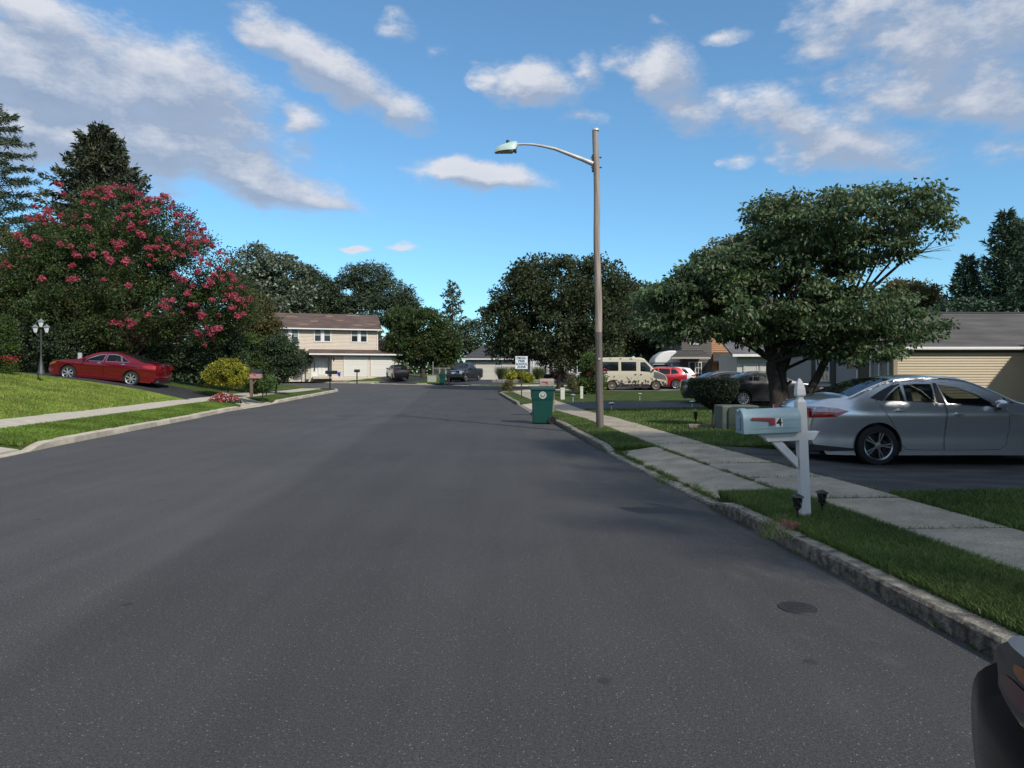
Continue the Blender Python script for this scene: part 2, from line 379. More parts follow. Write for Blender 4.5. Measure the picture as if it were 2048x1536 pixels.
conc = mat('sidewalk_concrete', (.30, .255, .19), .9, c2=(.43, .375, .29), scale=3, detail=10, bump=.9, bscale=80, bdist=.008, speck=.42, sscale=55)
conc_l = mat('pale_concrete', (.44, .39, .31), .9, c2=(.56, .51, .42), scale=3, detail=7, bump=.35, bscale=70, bdist=.005)
kerb_m = mat('worn_kerb_concrete', (.10, .088, .07), .92, c2=(.37, .33, .26), scale=9, detail=11, bump=1.0, bscale=45, thr=(.33, .62), bdist=.012, speck=.35, sscale=60)
kerb_l = mat('pale_kerb_concrete', (.40, .35, .28), .9, c2=(.54, .48, .39), scale=4, detail=8, bump=.5, bscale=50, bdist=.006)
def grass_mat(name, a, b, c, sc=1.2):
    m = bpy.data.materials.new(name); nt, N, L, P = nodes(m); MATS[name] = m
    tc = N.new('ShaderNodeTexCoord'); O = tc.outputs['Object']
    n = N.new('ShaderNodeTexNoise'); n.inputs['Scale'].default_value = sc; n.inputs['Detail'].default_value = 6; L.new(O, n.inputs['Vector'])
    cr = N.new('ShaderNodeValToRGB'); e = cr.color_ramp.elements; e[0].position = .33; e[0].color = a + (1,); e[1].position = .55; e[1].color = b + (1,); x = e.new(.72); x.color = c + (1,)
    L.new(n.outputs['Fac'], cr.inputs[0])
    n2 = N.new('ShaderNodeTexNoise'); n2.inputs['Scale'].default_value = 38; n2.inputs['Detail'].default_value = 4; L.new(O, n2.inputs['Vector'])
    mr = N.new('ShaderNodeMapRange'); mr.inputs['From Min'].default_value = .3; mr.inputs['From Max'].default_value = .7; mr.inputs['To Min'].default_value = .55; mr.inputs['To Max'].default_value = 1.4; L.new(n2.outputs['Fac'], mr.inputs['Value'])
    vm = N.new('ShaderNodeVectorMath'); vm.operation = 'SCALE'; L.new(cr.outputs[0], vm.inputs[0]); L.new(mr.outputs[0], vm.inputs['Scale']); L.new(vm.outputs[0], P.inputs['Base Color'])
    P.inputs['Roughness'].default_value = .9; P.inputs['Specular IOR Level'].default_value = .15
    b_ = N.new('ShaderNodeBump'); b_.inputs['Strength'].default_value = 1; b_.inputs['Distance'].default_value = .05; L.new(n2.outputs['Fac'], b_.inputs['Height']); L.new(b_.outputs[0], P.inputs['Normal'])
    return m
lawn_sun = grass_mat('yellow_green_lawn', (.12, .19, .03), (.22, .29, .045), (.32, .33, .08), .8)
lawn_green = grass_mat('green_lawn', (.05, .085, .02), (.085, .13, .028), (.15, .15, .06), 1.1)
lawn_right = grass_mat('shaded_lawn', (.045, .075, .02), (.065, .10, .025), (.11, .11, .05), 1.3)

# ------------------------------------------------------------------ kerb lines (x as a function of y)
_kr = [G(*p) for p in ((2005, 1325), (1480, 1045), (1234, 918), (1111, 848), (1064, 830), (1047, 818), (998, 788))]
_kl = [G(*p) for p in ((0, 917), (128, 889), (290, 857), (451, 824), (526, 812), (677, 783))]
def interp(P, y, s0, s1):
    if y <= P[0].y: return P[0].x + (y - P[0].y) * s0
    for a, b in zip(P, P[1:]):
        if y <= b.y: return a.x + (b.x - a.x) * (y - a.y) / (b.y - a.y)
    return P[-1].x + (y - P[-1].y) * s1
def KR(y): return interp(_kr, y, -.07, -.07)
def KL(y): return interp(_kl, y, -.087, -.087)
def prof(P, d):
    if d <= P[0][0]: return P[0][1]
    for a, b in zip(P, P[1:]):
        if d <= b[0]:
            t = (d - a[0]) / (b[0] - a[0]); return a[1] + (b[1] - a[1]) * t
    return P[-1][1]
PL = [(0, .13), (.2, .135), (1.5, .29), (2.9, .37), (5, .85), (8, 1.3), (11, 1.47), (20, 1.65), (60, 2.0)]
PR = [(0, .112), (.9, .135), (2, .15), (6, .2), (30, .35)]
def sst(a, b, x): t = min(1, max(0, (x - a) / (b - a))); return t * t * (3 - 2 * t)
def HL(x, y):
    d = KL(min(y, 52)) - x
    amp = 1 - .75 * sst(36, 48, y)
    base = prof(PL, d); base = .13 + (base - .13) * amp
    return z0(y) + base + .22 * sst(6, 10, d) * (1 - sst(28.4, 30.2, y)) * sst(8, 14, y)
def HR(x, y): return z0(y) + prof(PR, x - KR(min(y, 50)))

KE_R = 46.0; KE_L = 50.5
crn_r = [(KR(46), 46), (-.55, 48.2), (.3, 50.4), (1.6, 53), (3.4, 56), (6.5, 58.4), (12, 60), (25, 61.5), (80, 64)]
crn_l = [(KL(50.5), 50.5), (-13.1, 52.4), (-14.6, 54.6), (-17.5, 56.9), (-21, 59.2), (-26, 61.5), (-80, 80)]
far_k = [(80, 72), (25, 68), (9, 65.6), (2.7, 65), (-1.5, 63.6), (-3.8, 65.2), (-7.1, 68.3), (-13.3, 72.0), (-18, 75), (-25, 79), (-80, 104)]

# ground to the horizon
gm = MB(); R = 3500
gm.add([(-R, -R, -.9), (R, -R, -.9), (R, R, -.9), (-R, R, -.9)], [(0, 1, 2, 3)])
struct(gm.build('ground', lawn_green))
ys = list(np.arange(-40, 46, 1.0))
road_poly = [(KL(y) - .02, y) for y in np.arange(-40, 50.6, 2)] + crn_l + far_k[::-1] + crn_r[::-1] + [(KR(y) + .02, y) for y in np.arange(44, -41, -2)]
struct(area('road', road_poly, lambda x, y: z0(y), asphalt, 3.0))

def offset_line(P, d):
    out = []
    for i in range(len(P)):
        a = Vector(P[max(i - 1, 0)][:2]); b = Vector(P[min(i + 1, len(P) - 1)][:2]); t = (b - a).normalized()
        out.append((P[i][0] - t.y * d, P[i][1] + t.x * d))
    return out
def densify(P, s):
    out = []
    for a, b in zip(P, P[1:]):
        a = Vector(a[:2]); b = Vector(b[:2]); k = max(1, int((b - a).length / s)); out += [tuple(a + (b - a) * (j / k)) for j in range(k)]
    return out + [tuple(P[-1][:2])]
def kerb(name, line, side, m, hfun, seg=3.0, w=.17, mf=None):
    """side=+1: kerb body lies to the left of the direction of travel"""
    root = bpy.data.objects.new(name, None); COL.objects.link(root); root['kind'] = 'structure'
    D = densify(line, .3); off = offset_line(D, side * w); off0 = offset_line(D, side * .025)
    acc = 0; start = 0
    for i in range(1, len(D)):
        acc += (Vector(D[i]) - Vector(D[i - 1])).length
        if acc >= seg or i == len(D) - 1:
            b = MB(); ring = []; jit = random.uniform(-.006, .006)
            for j in range(start, i + 1):
                sh = .012 if j in (start, i) else 0
                x, y = D[j]; h = hfun(x, y) + jit + random.uniform(-.003, .003); z = z0(y); ox, oy = off[j]; px_, py_ = off0[j]
                if j == start: q = (Vector(D[j + 1]) - Vector(D[j])).normalized() * .006
                elif j == i: q = (Vector(D[j - 1]) - Vector(D[j])).normalized() * .006
                else: q = Vector((0, 0))
                ring.append([(x + q.x, y + q.y, z - .1), (x + q.x, y + q.y, z + max(h - .02 - sh, .005)), (px_ + q.x, py_ + q.y, z + h - sh * .6), (ox + q.x, oy + q.y, z + h + .004 - sh * .6), (ox + q.x, oy + q.y, z - .15)])
            vs = [p for r in ring for p in r]; fs = []
            for j in range(len(ring) - 1):
                for k in range(4): a = j * 5 + k; fs.append((a, a + 1, a + 6, a + 5) if side < 0 else (a + 5, a + 6, a + 1, a))
            fs += [(0, 1, 2, 3, 4), tuple(len(vs) - 5 + t for t in (4, 3, 2, 1, 0))]
            b.add(vs, fs)
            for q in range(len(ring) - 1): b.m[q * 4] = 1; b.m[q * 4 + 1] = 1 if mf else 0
            b.build('kerb_segment', [m, mf or m], root, smooth=50)
            acc = 0; start = i
    return root
AP1 = (8.0, 13.4); AP2 = (26.8, 32.6)
def drop(y, a, b, t=.55): return sst(a - t, a + t * .2, y) * (1 - sst(b - t * .2, b + t, y))
def hr(x, y): return .115 - .09 * max(drop(y, *AP1), drop(y, *AP2))
def hl(x, y): return .145 - .11 * max(drop(y, 4.5, 13.7), drop(y, 29.6, 34.2))
line_r = [(KR(y), y) for y in np.arange(-12, 46, 1.0)] + crn_r[:-1]
line_l = [(KL(y), y) for y in np.arange(-12, 50.4, 1.0)] + crn_l[:-1]
kerb('kerb', line_r, -1, kerb_m, hr, mf=mat('shaded_stained_kerb_face', (.045, .04, .033), .95, c2=(.24, .21, .165), scale=14, detail=11, thr=(.34, .74), bump=1.0, bscale=40, bdist=.015, speck=.35, sscale=70))  # face colour holds dirt plus the shade of the side turned from the sun
kerb('kerb', line_l, +1, kerb_l, hl)
kerb('kerb', far_k[1:-1], -1, conc_l, lambda x, y: .13 if not ((3.2 < x < 80) or (-8.6 < x < -4) or (-14.5 < x < -9.5)) else .06, 3.0, .2)

# ------------------------------------------------------------------ pavements, aprons and driveways
def slabs(name, inner, outer, m, h_in, h_out, gap=.014, crop=None, kindname='slab', lip=.0):
    root = bpy.data.objects.new(name, None); COL.objects.link(root); root['kind'] = 'structure'
    for i in range(len(inner) - 1):
        a0, a1, b0, b1 = [Vector(p) for p in (inner[i], inner[i + 1], outer[i], outer[i + 1])]
        g = gap / max(.1, (a1 - a0).length)
        c = [a0.lerp(a1, g), a0.lerp(a1, 1 - g), b0.lerp(b1, 1 - g), b0.lerp(b1, g)]
        jz = random.uniform(-.005, .005); tl = random.uniform(-.004, .004); bb = MB(); vs = []; k = 4
        for u in range(k + 1):
            for v in range(3):
                p = c[0].lerp(c[1], u / k).lerp(c[3].lerp(c[2], u / k), v / 2)
                z = (h_in(p.x, p.y) * (1 - v / 2) + h_out(p.x, p.y) * v / 2) + jz + tl * (v - 1) + lip
                vs.append((p.x, p.y, z))
        fs = []
        for u in range(k):
            for v in range(2): q = u * 3 + v; fs.append((q, q + 3, q + 4, q + 1))
        n = len(vs); per = [u * 3 for u in range(k + 1)] + [k * 3 + 1] + [u * 3 + 2 for u in range(k, -1, -1)] + [1]
        vs += [(vs[q][0], vs[q][1], vs[q][2] - .12) for q in per]
        for q in range(len(per)): r = (q + 1) % len(per); fs.append((per[q], n + q, n + r, per[r]))
        bb.add(vs, fs); bb.build(kindname, m, root)
    return root
yr = list(np.arange(-6, 47, 1.52))
slabs('sidewalk', [(KR(y) + .92, y) for y in yr], [(KR(y) + 2.0, y) for y in yr], conc, HR, HR, lip=.012)
yl = list(np.arange(2, 52, 1.6))
slabs('sidewalk', [(KL(y) - 1.5, y) for y in yl], [(KL(y) - 2.9, y) for y in yl], conc_l, HL, HL, lip=.012)
def apron(side, ya, yb, n, m, name='driveway_apron'):
    ysx = [ya + (yb - ya) * i / n for i in range(n + 1)]
    if side > 0: slabs(name, [(KR(y) + .19, y) for y in ysx], [(KR(y) + .90, y) for y in ysx], m, lambda x, y: z0(y) + .038, HR, lip=.010, kindname='apron_slab')
    else: slabs(name, [(KL(y) - .19, y) for y in ysx], [(KL(y) - 1.48, y) for y in ysx], m, lambda x, y: z0(y) + .045, HL, lip=.010, kindname='apron_slab')
apron(1, 8.15, 13.3, 3, conc); apron(1, 27.0, 32.4, 3, conc_l); apron(-1, 4.7, 13.6, 5, conc_l); apron(-1, 29.8, 34.0, 3, conc_l)
def DR(y): return KR(y) + 2.02
def zd1(x, y): d = x - KR(y); return .15 - .12 * sst(2.0, 4.2, d)
struct(area('driveway', [(DR(7.9), 7.9), (9, 8.0), (30, 8.2), (30, 13.6), (DR(13.4), 13.3), (DR(10.5), 10.5)], zd1, drive_mat, 1.2))
def zd2(x, y): return z0(y) + .145
struct(area('driveway', [(DR(26.9), 26.9), (8, 27.6), (14.5, 28), (14.5, 34.4), (DR(32.4), 32.4)], zd2, drive_dark, 2))
def zd3(x, y): return z0(y) + .10
struct(area('driveway', [(4.9, 48.3), (22, 48.3), (22, 56.2), (3.9, 56.2), (3.6, 52)], zd3, mat('old_drive', (.16, .155, .145), .9, c2=(.26, .25, .23), scale=2), 2))
# red car's drive climbs the left slope
def zdl(x, y): return HL(x, y) + .012
struct(area('driveway', [(KL(29.9) - 2.92, 29.9), (-13.9, 30.3), (-16, 30.6), (-27, 30.6), (-27, 35.2), (KL(34) - 2.92, 34.2)], zdl, drive_dark, 1.5))
struct(area('driveway', [(KL(4.7) - 2.92, 4.7), (-34, 2.5), (-34, 11.2), (KL(13.6) - 2.92, 13.5)], lambda x, y: HL(x, y) + .012, drive_dark, 1.5))
def rise_far(x, y):
    t = z0(min(y, 95)) + .13
    fy = interp([Vector((a[0], a[1], 0)) for a in []] or [Vector((0, 0, 0)), Vector((0, 1, 0))], 0, 0, 0) if False else None
    return t
def fk_y(x):
    P = far_k[::-1]
    if x <= P[0][0]: return P[0][1]
    for a, b in zip(P, P[1:]):
        if x <= b[0]: return a[1] + (b[1] - a[1]) * (x - a[0]) / (b[0] - a[0])
    return P[-1][1]
def HF(x, y):
    dd = max(0, y - fk_y(x)); amp = .25 + .5 * sst(-7, -12, x) if False else (.72 if x < -13 else (.16 if x > -8 else .16 + .56 * (-8 - x) / 5))
    return z0(y) + .13 + amp * sst(.3, 7.5, dd)
# ------------------------------------------------------------------ lawns (sheets; kerb strips too)
Ls = 1.6
def strip_r(a, b): 
    Y = list(np.linspace(a, b, max(2, int((b - a) / .8))))
    return [(KR(y) + .168, y) for y in Y] + [(KR(y) + .905, y) for y in reversed(Y)]
def strip_l(a, b):
    Y = list(np.linspace(a, b, max(2, int((b - a) / .8))))
    return [(KL(y) - .168, y) for y in Y] + [(KL(y) - 1.49, y) for y in reversed(Y)]
def lawn(name, poly, zf, m, s=Ls): return struct(area(name, poly, zf, m, s))
for a, b in ((-12, 8.1), (13.32, 26.95), (32.45, 45.6)): lawn('grass_verge', strip_r(a, b), HR, lawn_right, .35)
for a, b in ((-12, 4.6), (13.65, 29.75), (34.05, 50.2)): lawn('grass_verge', strip_l(a, b), lambda x, y: HL(x, y), lawn_green, .5)
def Yr(a, b, n=8): return list(np.linspace(a, b, n))
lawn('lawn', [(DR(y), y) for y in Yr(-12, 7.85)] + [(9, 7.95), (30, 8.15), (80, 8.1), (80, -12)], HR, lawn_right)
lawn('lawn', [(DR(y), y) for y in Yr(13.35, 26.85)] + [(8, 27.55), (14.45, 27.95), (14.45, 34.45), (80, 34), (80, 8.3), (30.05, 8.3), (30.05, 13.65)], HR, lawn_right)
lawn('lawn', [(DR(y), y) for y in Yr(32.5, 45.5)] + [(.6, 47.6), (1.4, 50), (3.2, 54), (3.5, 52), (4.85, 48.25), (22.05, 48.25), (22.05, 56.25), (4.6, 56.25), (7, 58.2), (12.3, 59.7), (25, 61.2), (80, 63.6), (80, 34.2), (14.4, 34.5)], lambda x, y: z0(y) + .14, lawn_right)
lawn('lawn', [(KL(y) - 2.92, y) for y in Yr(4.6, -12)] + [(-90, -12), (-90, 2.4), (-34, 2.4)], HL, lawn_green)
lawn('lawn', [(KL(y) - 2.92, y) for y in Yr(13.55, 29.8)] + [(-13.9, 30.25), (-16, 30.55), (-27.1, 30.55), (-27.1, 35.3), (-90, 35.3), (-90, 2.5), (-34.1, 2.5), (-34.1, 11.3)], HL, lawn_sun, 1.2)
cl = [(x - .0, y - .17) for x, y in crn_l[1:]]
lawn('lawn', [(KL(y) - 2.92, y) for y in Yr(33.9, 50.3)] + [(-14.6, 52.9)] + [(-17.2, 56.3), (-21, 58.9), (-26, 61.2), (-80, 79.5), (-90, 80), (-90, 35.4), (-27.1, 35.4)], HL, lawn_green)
fl = offset_line(far_k, -.2)
struct(area('lawn', fl[::-1] + [(80, 400), (-80, 400)], lambda x, y: HF(x, y), lawn_green, 4.0))
# drives on the far side
struct(area('driveway', [(-13.6, 72.4), (-9.6, 69.9), (-8.8, 79.4), (-15.8, 79)], lambda x, y: HF(x, y) + .03, drive_dark, 1.0))
struct(area('driveway', [(-8.4, 69.3), (-4.2, 65.7), (-.9, 66), (.6, 80.2), (-6, 80.2)], lambda x, y: HF(x, y) + .03, drive_dark, 1.0))
struct(area('sidewalk', [(-26, 80.1), (-13.9, 72.8), (-13.9, 73.9), (-26, 81.4)], lambda x, y: HF(x, y) + .03, conc_l, 1.0))
struct(area('driveway', [(-31, 83.2), (-24.5, 79.2), (-21, 77.2), (-20, 79), (-30, 85)], lambda x, y: HF(x, y) + .03, conc_l, 1.0))
struct(area('sidewalk', [(KR(46) + 1.0, 45.9), (KR(46) + 2.0, 45.9), (2.4, 49.2), (4.5, 49.6), (4.5, 50.6), (1.7, 50.4)], lambda x, y: z0(y) + .165, conc_l, 1.0))

# valve cover and old oil spots
vc = MB(); c = G(1595, 1216)
vc.lathe([(0, .006), (.095, .006), (.10, .004), (.118, .004), (.12, 0)], 24)
for k in range(-2, 3): vc.box(-.07, .07, k * .03 - .004, k * .03 + .004, .006, .009)
tag(vc.build('valve_cover', mat('dark_iron', (.03, .03, .032), .6, .3, bump=.3), loc=(c.x, c.y, .002)), 'small round dark iron valve cover set in the road near the right kerb', 'valve cover')

# ------------------------------------------------------------------ grass blades
def blades(name, regions, n, zf, m, hgt=(.04, .09), wid=.006, lean=.5, dens=None):
    P = []
    for poly in regions:
        A = np.array(poly); lo, hi = A.min(0), A.max(0)
        p = rng.uniform(lo, hi, (int(n * 3), 2)); p = p[in_poly(p, poly)]
        P.append(p)
    P = np.concatenate(P); 
    if dens is not None: P = P[rng.random(len(P)) < dens(P)]
    if len(P) > n: P = P[rng.permutation(len(P))[:n]]
    k = len(P); Z = np.array([zf(x, y) for x, y in P]); h = rng.uniform(*hgt, k); a = rng.uniform(0, 2 * pi, k); la = rng.uniform(0, 2 * pi, k); l = rng.uniform(.05, lean, k) * h
    b = np.c_[P, Z - .004]; dx = np.c_[np.cos(a), np.sin(a), np.zeros(k)] * wid
    mid = b + np.c_[np.cos(la) * l * .35, np.sin(la) * l * .35, h * .6]; tip = b + np.c_[np.cos(la) * l * 1.2, np.sin(la) * l * 1.2, h]
    V = np.stack([b - dx, b + dx, mid + dx * .7, mid - dx * .7, tip], 1).reshape(-1, 3); o = np.arange(k)[:, None] * 5
    T = np.concatenate([o + [0, 1, 2], o + [0, 2, 3], o + [3, 2, 4]], 0)
    return put(name, np_mesh(name, V, T, m), kind='stuff')
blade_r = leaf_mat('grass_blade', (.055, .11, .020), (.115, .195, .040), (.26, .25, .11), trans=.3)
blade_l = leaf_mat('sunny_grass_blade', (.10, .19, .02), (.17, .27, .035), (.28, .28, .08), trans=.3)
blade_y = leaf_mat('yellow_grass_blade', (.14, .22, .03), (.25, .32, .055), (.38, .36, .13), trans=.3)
tag(blades('grass', [[(x + (-.03 if i < len(strip_r(3, 8.1)) // 2 else .05), y) for i, (x, y) in enumerate(strip_r(3, 8.1))]], 95000, lambda x, y: HR(x, y), blade_r, (.035, .085), .0032, 1.0),
    'long green grass in the verge around the blue mailbox post', 'grass')
tag(blades('grass', [strip_r(13.3, 26.9)], 45000, HR, blade_r, (.035, .08), .006, .8), 'grass in the verge at the foot of the wooden lamp pole', 'grass')
tag(blades('grass', [[(DR(y) - .03, y) for y in Yr(4.6, 7.9)] + [(8.2, 8.05), (8.2, 6)]], 60000, HR, blade_r, (.04, .09), .0045, .8), 'grass between the sidewalk and the near asphalt driveway', 'grass')
tag(blades('grass', [[(DR(y), y) for y in Yr(13.3, 26.8)] + [(12, 27.3), (14, 13.4)]], 75000, HR, blade_r, (.04, .08), .009, .8), 'lawn grass around the green transformer box', 'grass')
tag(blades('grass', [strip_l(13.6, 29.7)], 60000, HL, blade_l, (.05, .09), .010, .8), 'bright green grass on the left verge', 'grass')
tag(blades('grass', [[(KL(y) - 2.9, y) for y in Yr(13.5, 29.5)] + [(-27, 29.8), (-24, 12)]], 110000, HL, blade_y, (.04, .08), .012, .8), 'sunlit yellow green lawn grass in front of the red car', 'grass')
# weeds growing out of joints
wd = []
def joint(a, b, n, spread=.03):
    for _ in range(n):
        t = rng.random(); p = Vector(a).lerp(Vector(b), t); wd.append((p.x + rng.normal(0, spread), p.y + rng.normal(0, spread * 1.5)))
for y in np.arange(8.0, 13.4, .12):
    if rng.random() < .8: joint((KR(y) + .175, y), (KR(y + .1) + .175, y + .1), int(rng.integers(20, 130)), .026)
    if rng.random() < .9: joint((KR(y) + .912, y), (KR(y + .1) + .912, y + .1), int(rng.integers(15, 70)), .016)
for (px_, py_) in ((1275, 925), (1300, 938), (1322, 955), (1420, 995), (1250, 908), (1330, 962), (1395, 978)):
    g_ = G(px_, py_, .03)
    for _ in range(130): wd.append((g_.x + rng.normal(0, .045), g_.y + rng.normal(0, .13)))
for y in yr:
    if 4 < y < 20:
        for _ in range(int(rng.integers(20, 120))): wd.append((KR(y) + .95 + rng.random() ** 1.5 * 1.05, y + rng.normal(0, .012)))
for y in np.arange(3.2, 26, .1):
    for _ in range(int(rng.integers(0, 14))): wd.append((DR(y) - .01 + rng.normal(0, .03), y + rng.random() * .1))
    if not 8 < y < 13.4:
        for _ in range(int(rng.integers(0, 8))): wd.append((KR(y) - .012 - abs(rng.normal(0, .01)), y + rng.random() * .1))
def zw(x, y):
    d = x - KR(y)
    if d < 0: return z0(y)
    if 7.9 < y < 13.5 and d < .9: return z0(y) + .03 + (d - .19) * .14
    return HR(x, y)
def scatter_blades(name, pts, zf, m, hgt, wid, lean):
    P = np.array(pts); k = len(P); Z = np.array([zf(x, y) for x, y in P]); h = rng.uniform(*hgt, k); a = rng.uniform(0, 2 * pi, k); la = rng.uniform(0, 2 * pi, k); l = rng.uniform(.2, lean, k) * h
    b = np.c_[P, Z]; dx = np.c_[np.cos(a), np.sin(a), np.zeros(k)] * wid; tip = b + np.c_[np.cos(la) * l, np.sin(la) * l, h]
    V = np.stack([b - dx, b + dx, tip], 1).reshape(-1, 3); T = np.arange(k)[:, None] * 3 + [0, 1, 2]
    return put(name, np_mesh(name, V, T, m), kind='stuff')
tag(scatter_blades('weeds', wd, zw, blade_r, (.02, .06), .005, 1.6), 'weeds sprouting from the joints of the apron, kerb and sidewalk', 'weeds')

td = []
for (px_, py_, n_, s_) in ((1542, 1052, 70, .05), (1560, 1068, 60, .05), (1535, 1072, 40, .03), (1625, 1034, 130, .05), (1655, 1048, 80, .05), (1590, 1030, 60, .05), (1500, 1015, 60, .06), (1700, 1060, 60, .08)):
    g_ = G(px_, py_, .12); td += [(g_.x + rng.normal(0, s_), g_.y + rng.normal(0, s_)) for _ in range(n_)]
tag(scatter_blades('weeds', td, lambda x, y: HR(max(x, KR(y)), y) - .005, leaf_mat('dry_tuft', (.08, .12, .03), (.16, .19, .06), (.30, .26, .13), trans=.3), (.06, .16), .0028, 1.1), 'taller dry tufts around the mailbox post and along the kerb', 'weeds')
# ------------------------------------------------------------------ shared object materials
black_pl = mat('black_plastic', (.02, .02, .021), .5, var=.2)
rubber = mat('tyre_rubber', (.018, .018, .018), .8, var=.2, bump=.3)
chrome = mat('bright_trim', (.75, .76, .78), .15, 1.0, var=.03)
dark_in = mat('dark_interior', (.03, .03, .032), .8)
seat_m = mat('grey_seat_cloth', (.22, .21, .20), .85)
glass = glass_mat('car_glass', (.62, .68, .66), .66)
glass_d = glass_mat('privacy_glass', (.12, .13, .13), .35)
red_lens = mat('red_lens', (.35, .008, .012), .08, var=.3, scale=30, coat=1)
clear_lens = mat('clear_lens', (.55, .56, .58), .08, var=.35, scale=40, coat=1, metal=.6)
amber = mat('amber_lens', (.45, .13, .02), .12, coat=1)
white_p = mat('white_paint', (.72, .72, .70), .45, var=.06, scale=4)
plate_y = mat('number_plate', (.65, .60, .35), .5)
alloy = mat('alloy_rim', (.55, .56, .58), .28, .9, var=.08)
alloy_d = mat('dark_alloy_rim', (.10, .10, .11), .3, .8)

def make_wheel(parent, loc, r, w, style, side):
    """side=-1: outer face toward local -y. A wheel is the tyre with its rim as a sub-part"""
    T = Matrix.Rotation(radians(90), 4, 'X')          # lathe z -> -y
    b = MB(); rr = r * .73
    b.lathe([(rr, w * .5), (rr + .02, w * .52), (r * .93, w * .50), (r, w * .36), (r, -w * .36), (r * .93, -w * .5), (rr, -w * .5), (rr, w * .5)], 36, 0, T)
    o = b.build('wheel', rubber, parent, smooth=40, loc=loc)
    if side > 0: o.rotation_euler = (0, 0, pi)
    b = MB(); d = w * .5
    b.lathe([(rr + .002, d - .005), (rr - .012, d), (rr - .03, d - .02), (rr - .05, d - .10), (rr - .06, -d * .2), (0, -d * .2)], 36, 1, T)
    b.lathe([(rr + .002, d - .006), (rr - .004, d + .004), (rr - .022, d - .006), (rr - .026, d - .03)], 36, 0, T)
    ns, bw, twist = style[0], style[1], style[2]
    for i in range(ns):
        a = 2 * pi * i / ns
        for k in (style[4] if len(style) > 4 else (0,)):
            a2 = a + k; u = Vector((cos(a2), sin(a2))); v = Vector((-sin(a2), cos(a2))); u3 = Vector((cos(a2 + twist), sin(a2 + twist))); v3 = Vector((-sin(a2 + twist), cos(a2 + twist)))
            q = [u * .05 - v * bw * .6, u3 * (rr - .015) - v3 * bw, u3 * (rr - .015) + v3 * bw, u * .05 + v * bw * .6]
            b.prism([(p.x, p.y) for p in q], -d + .004 + .012, -d + .05, 0)
    b.lathe([(.0, d - .01), (.055, d - .012), (.065, d - .03), (.065, d - .06)], 16, 0, T)
    b.build('rim', [style[3], black_pl], o, smooth=35)
    return o

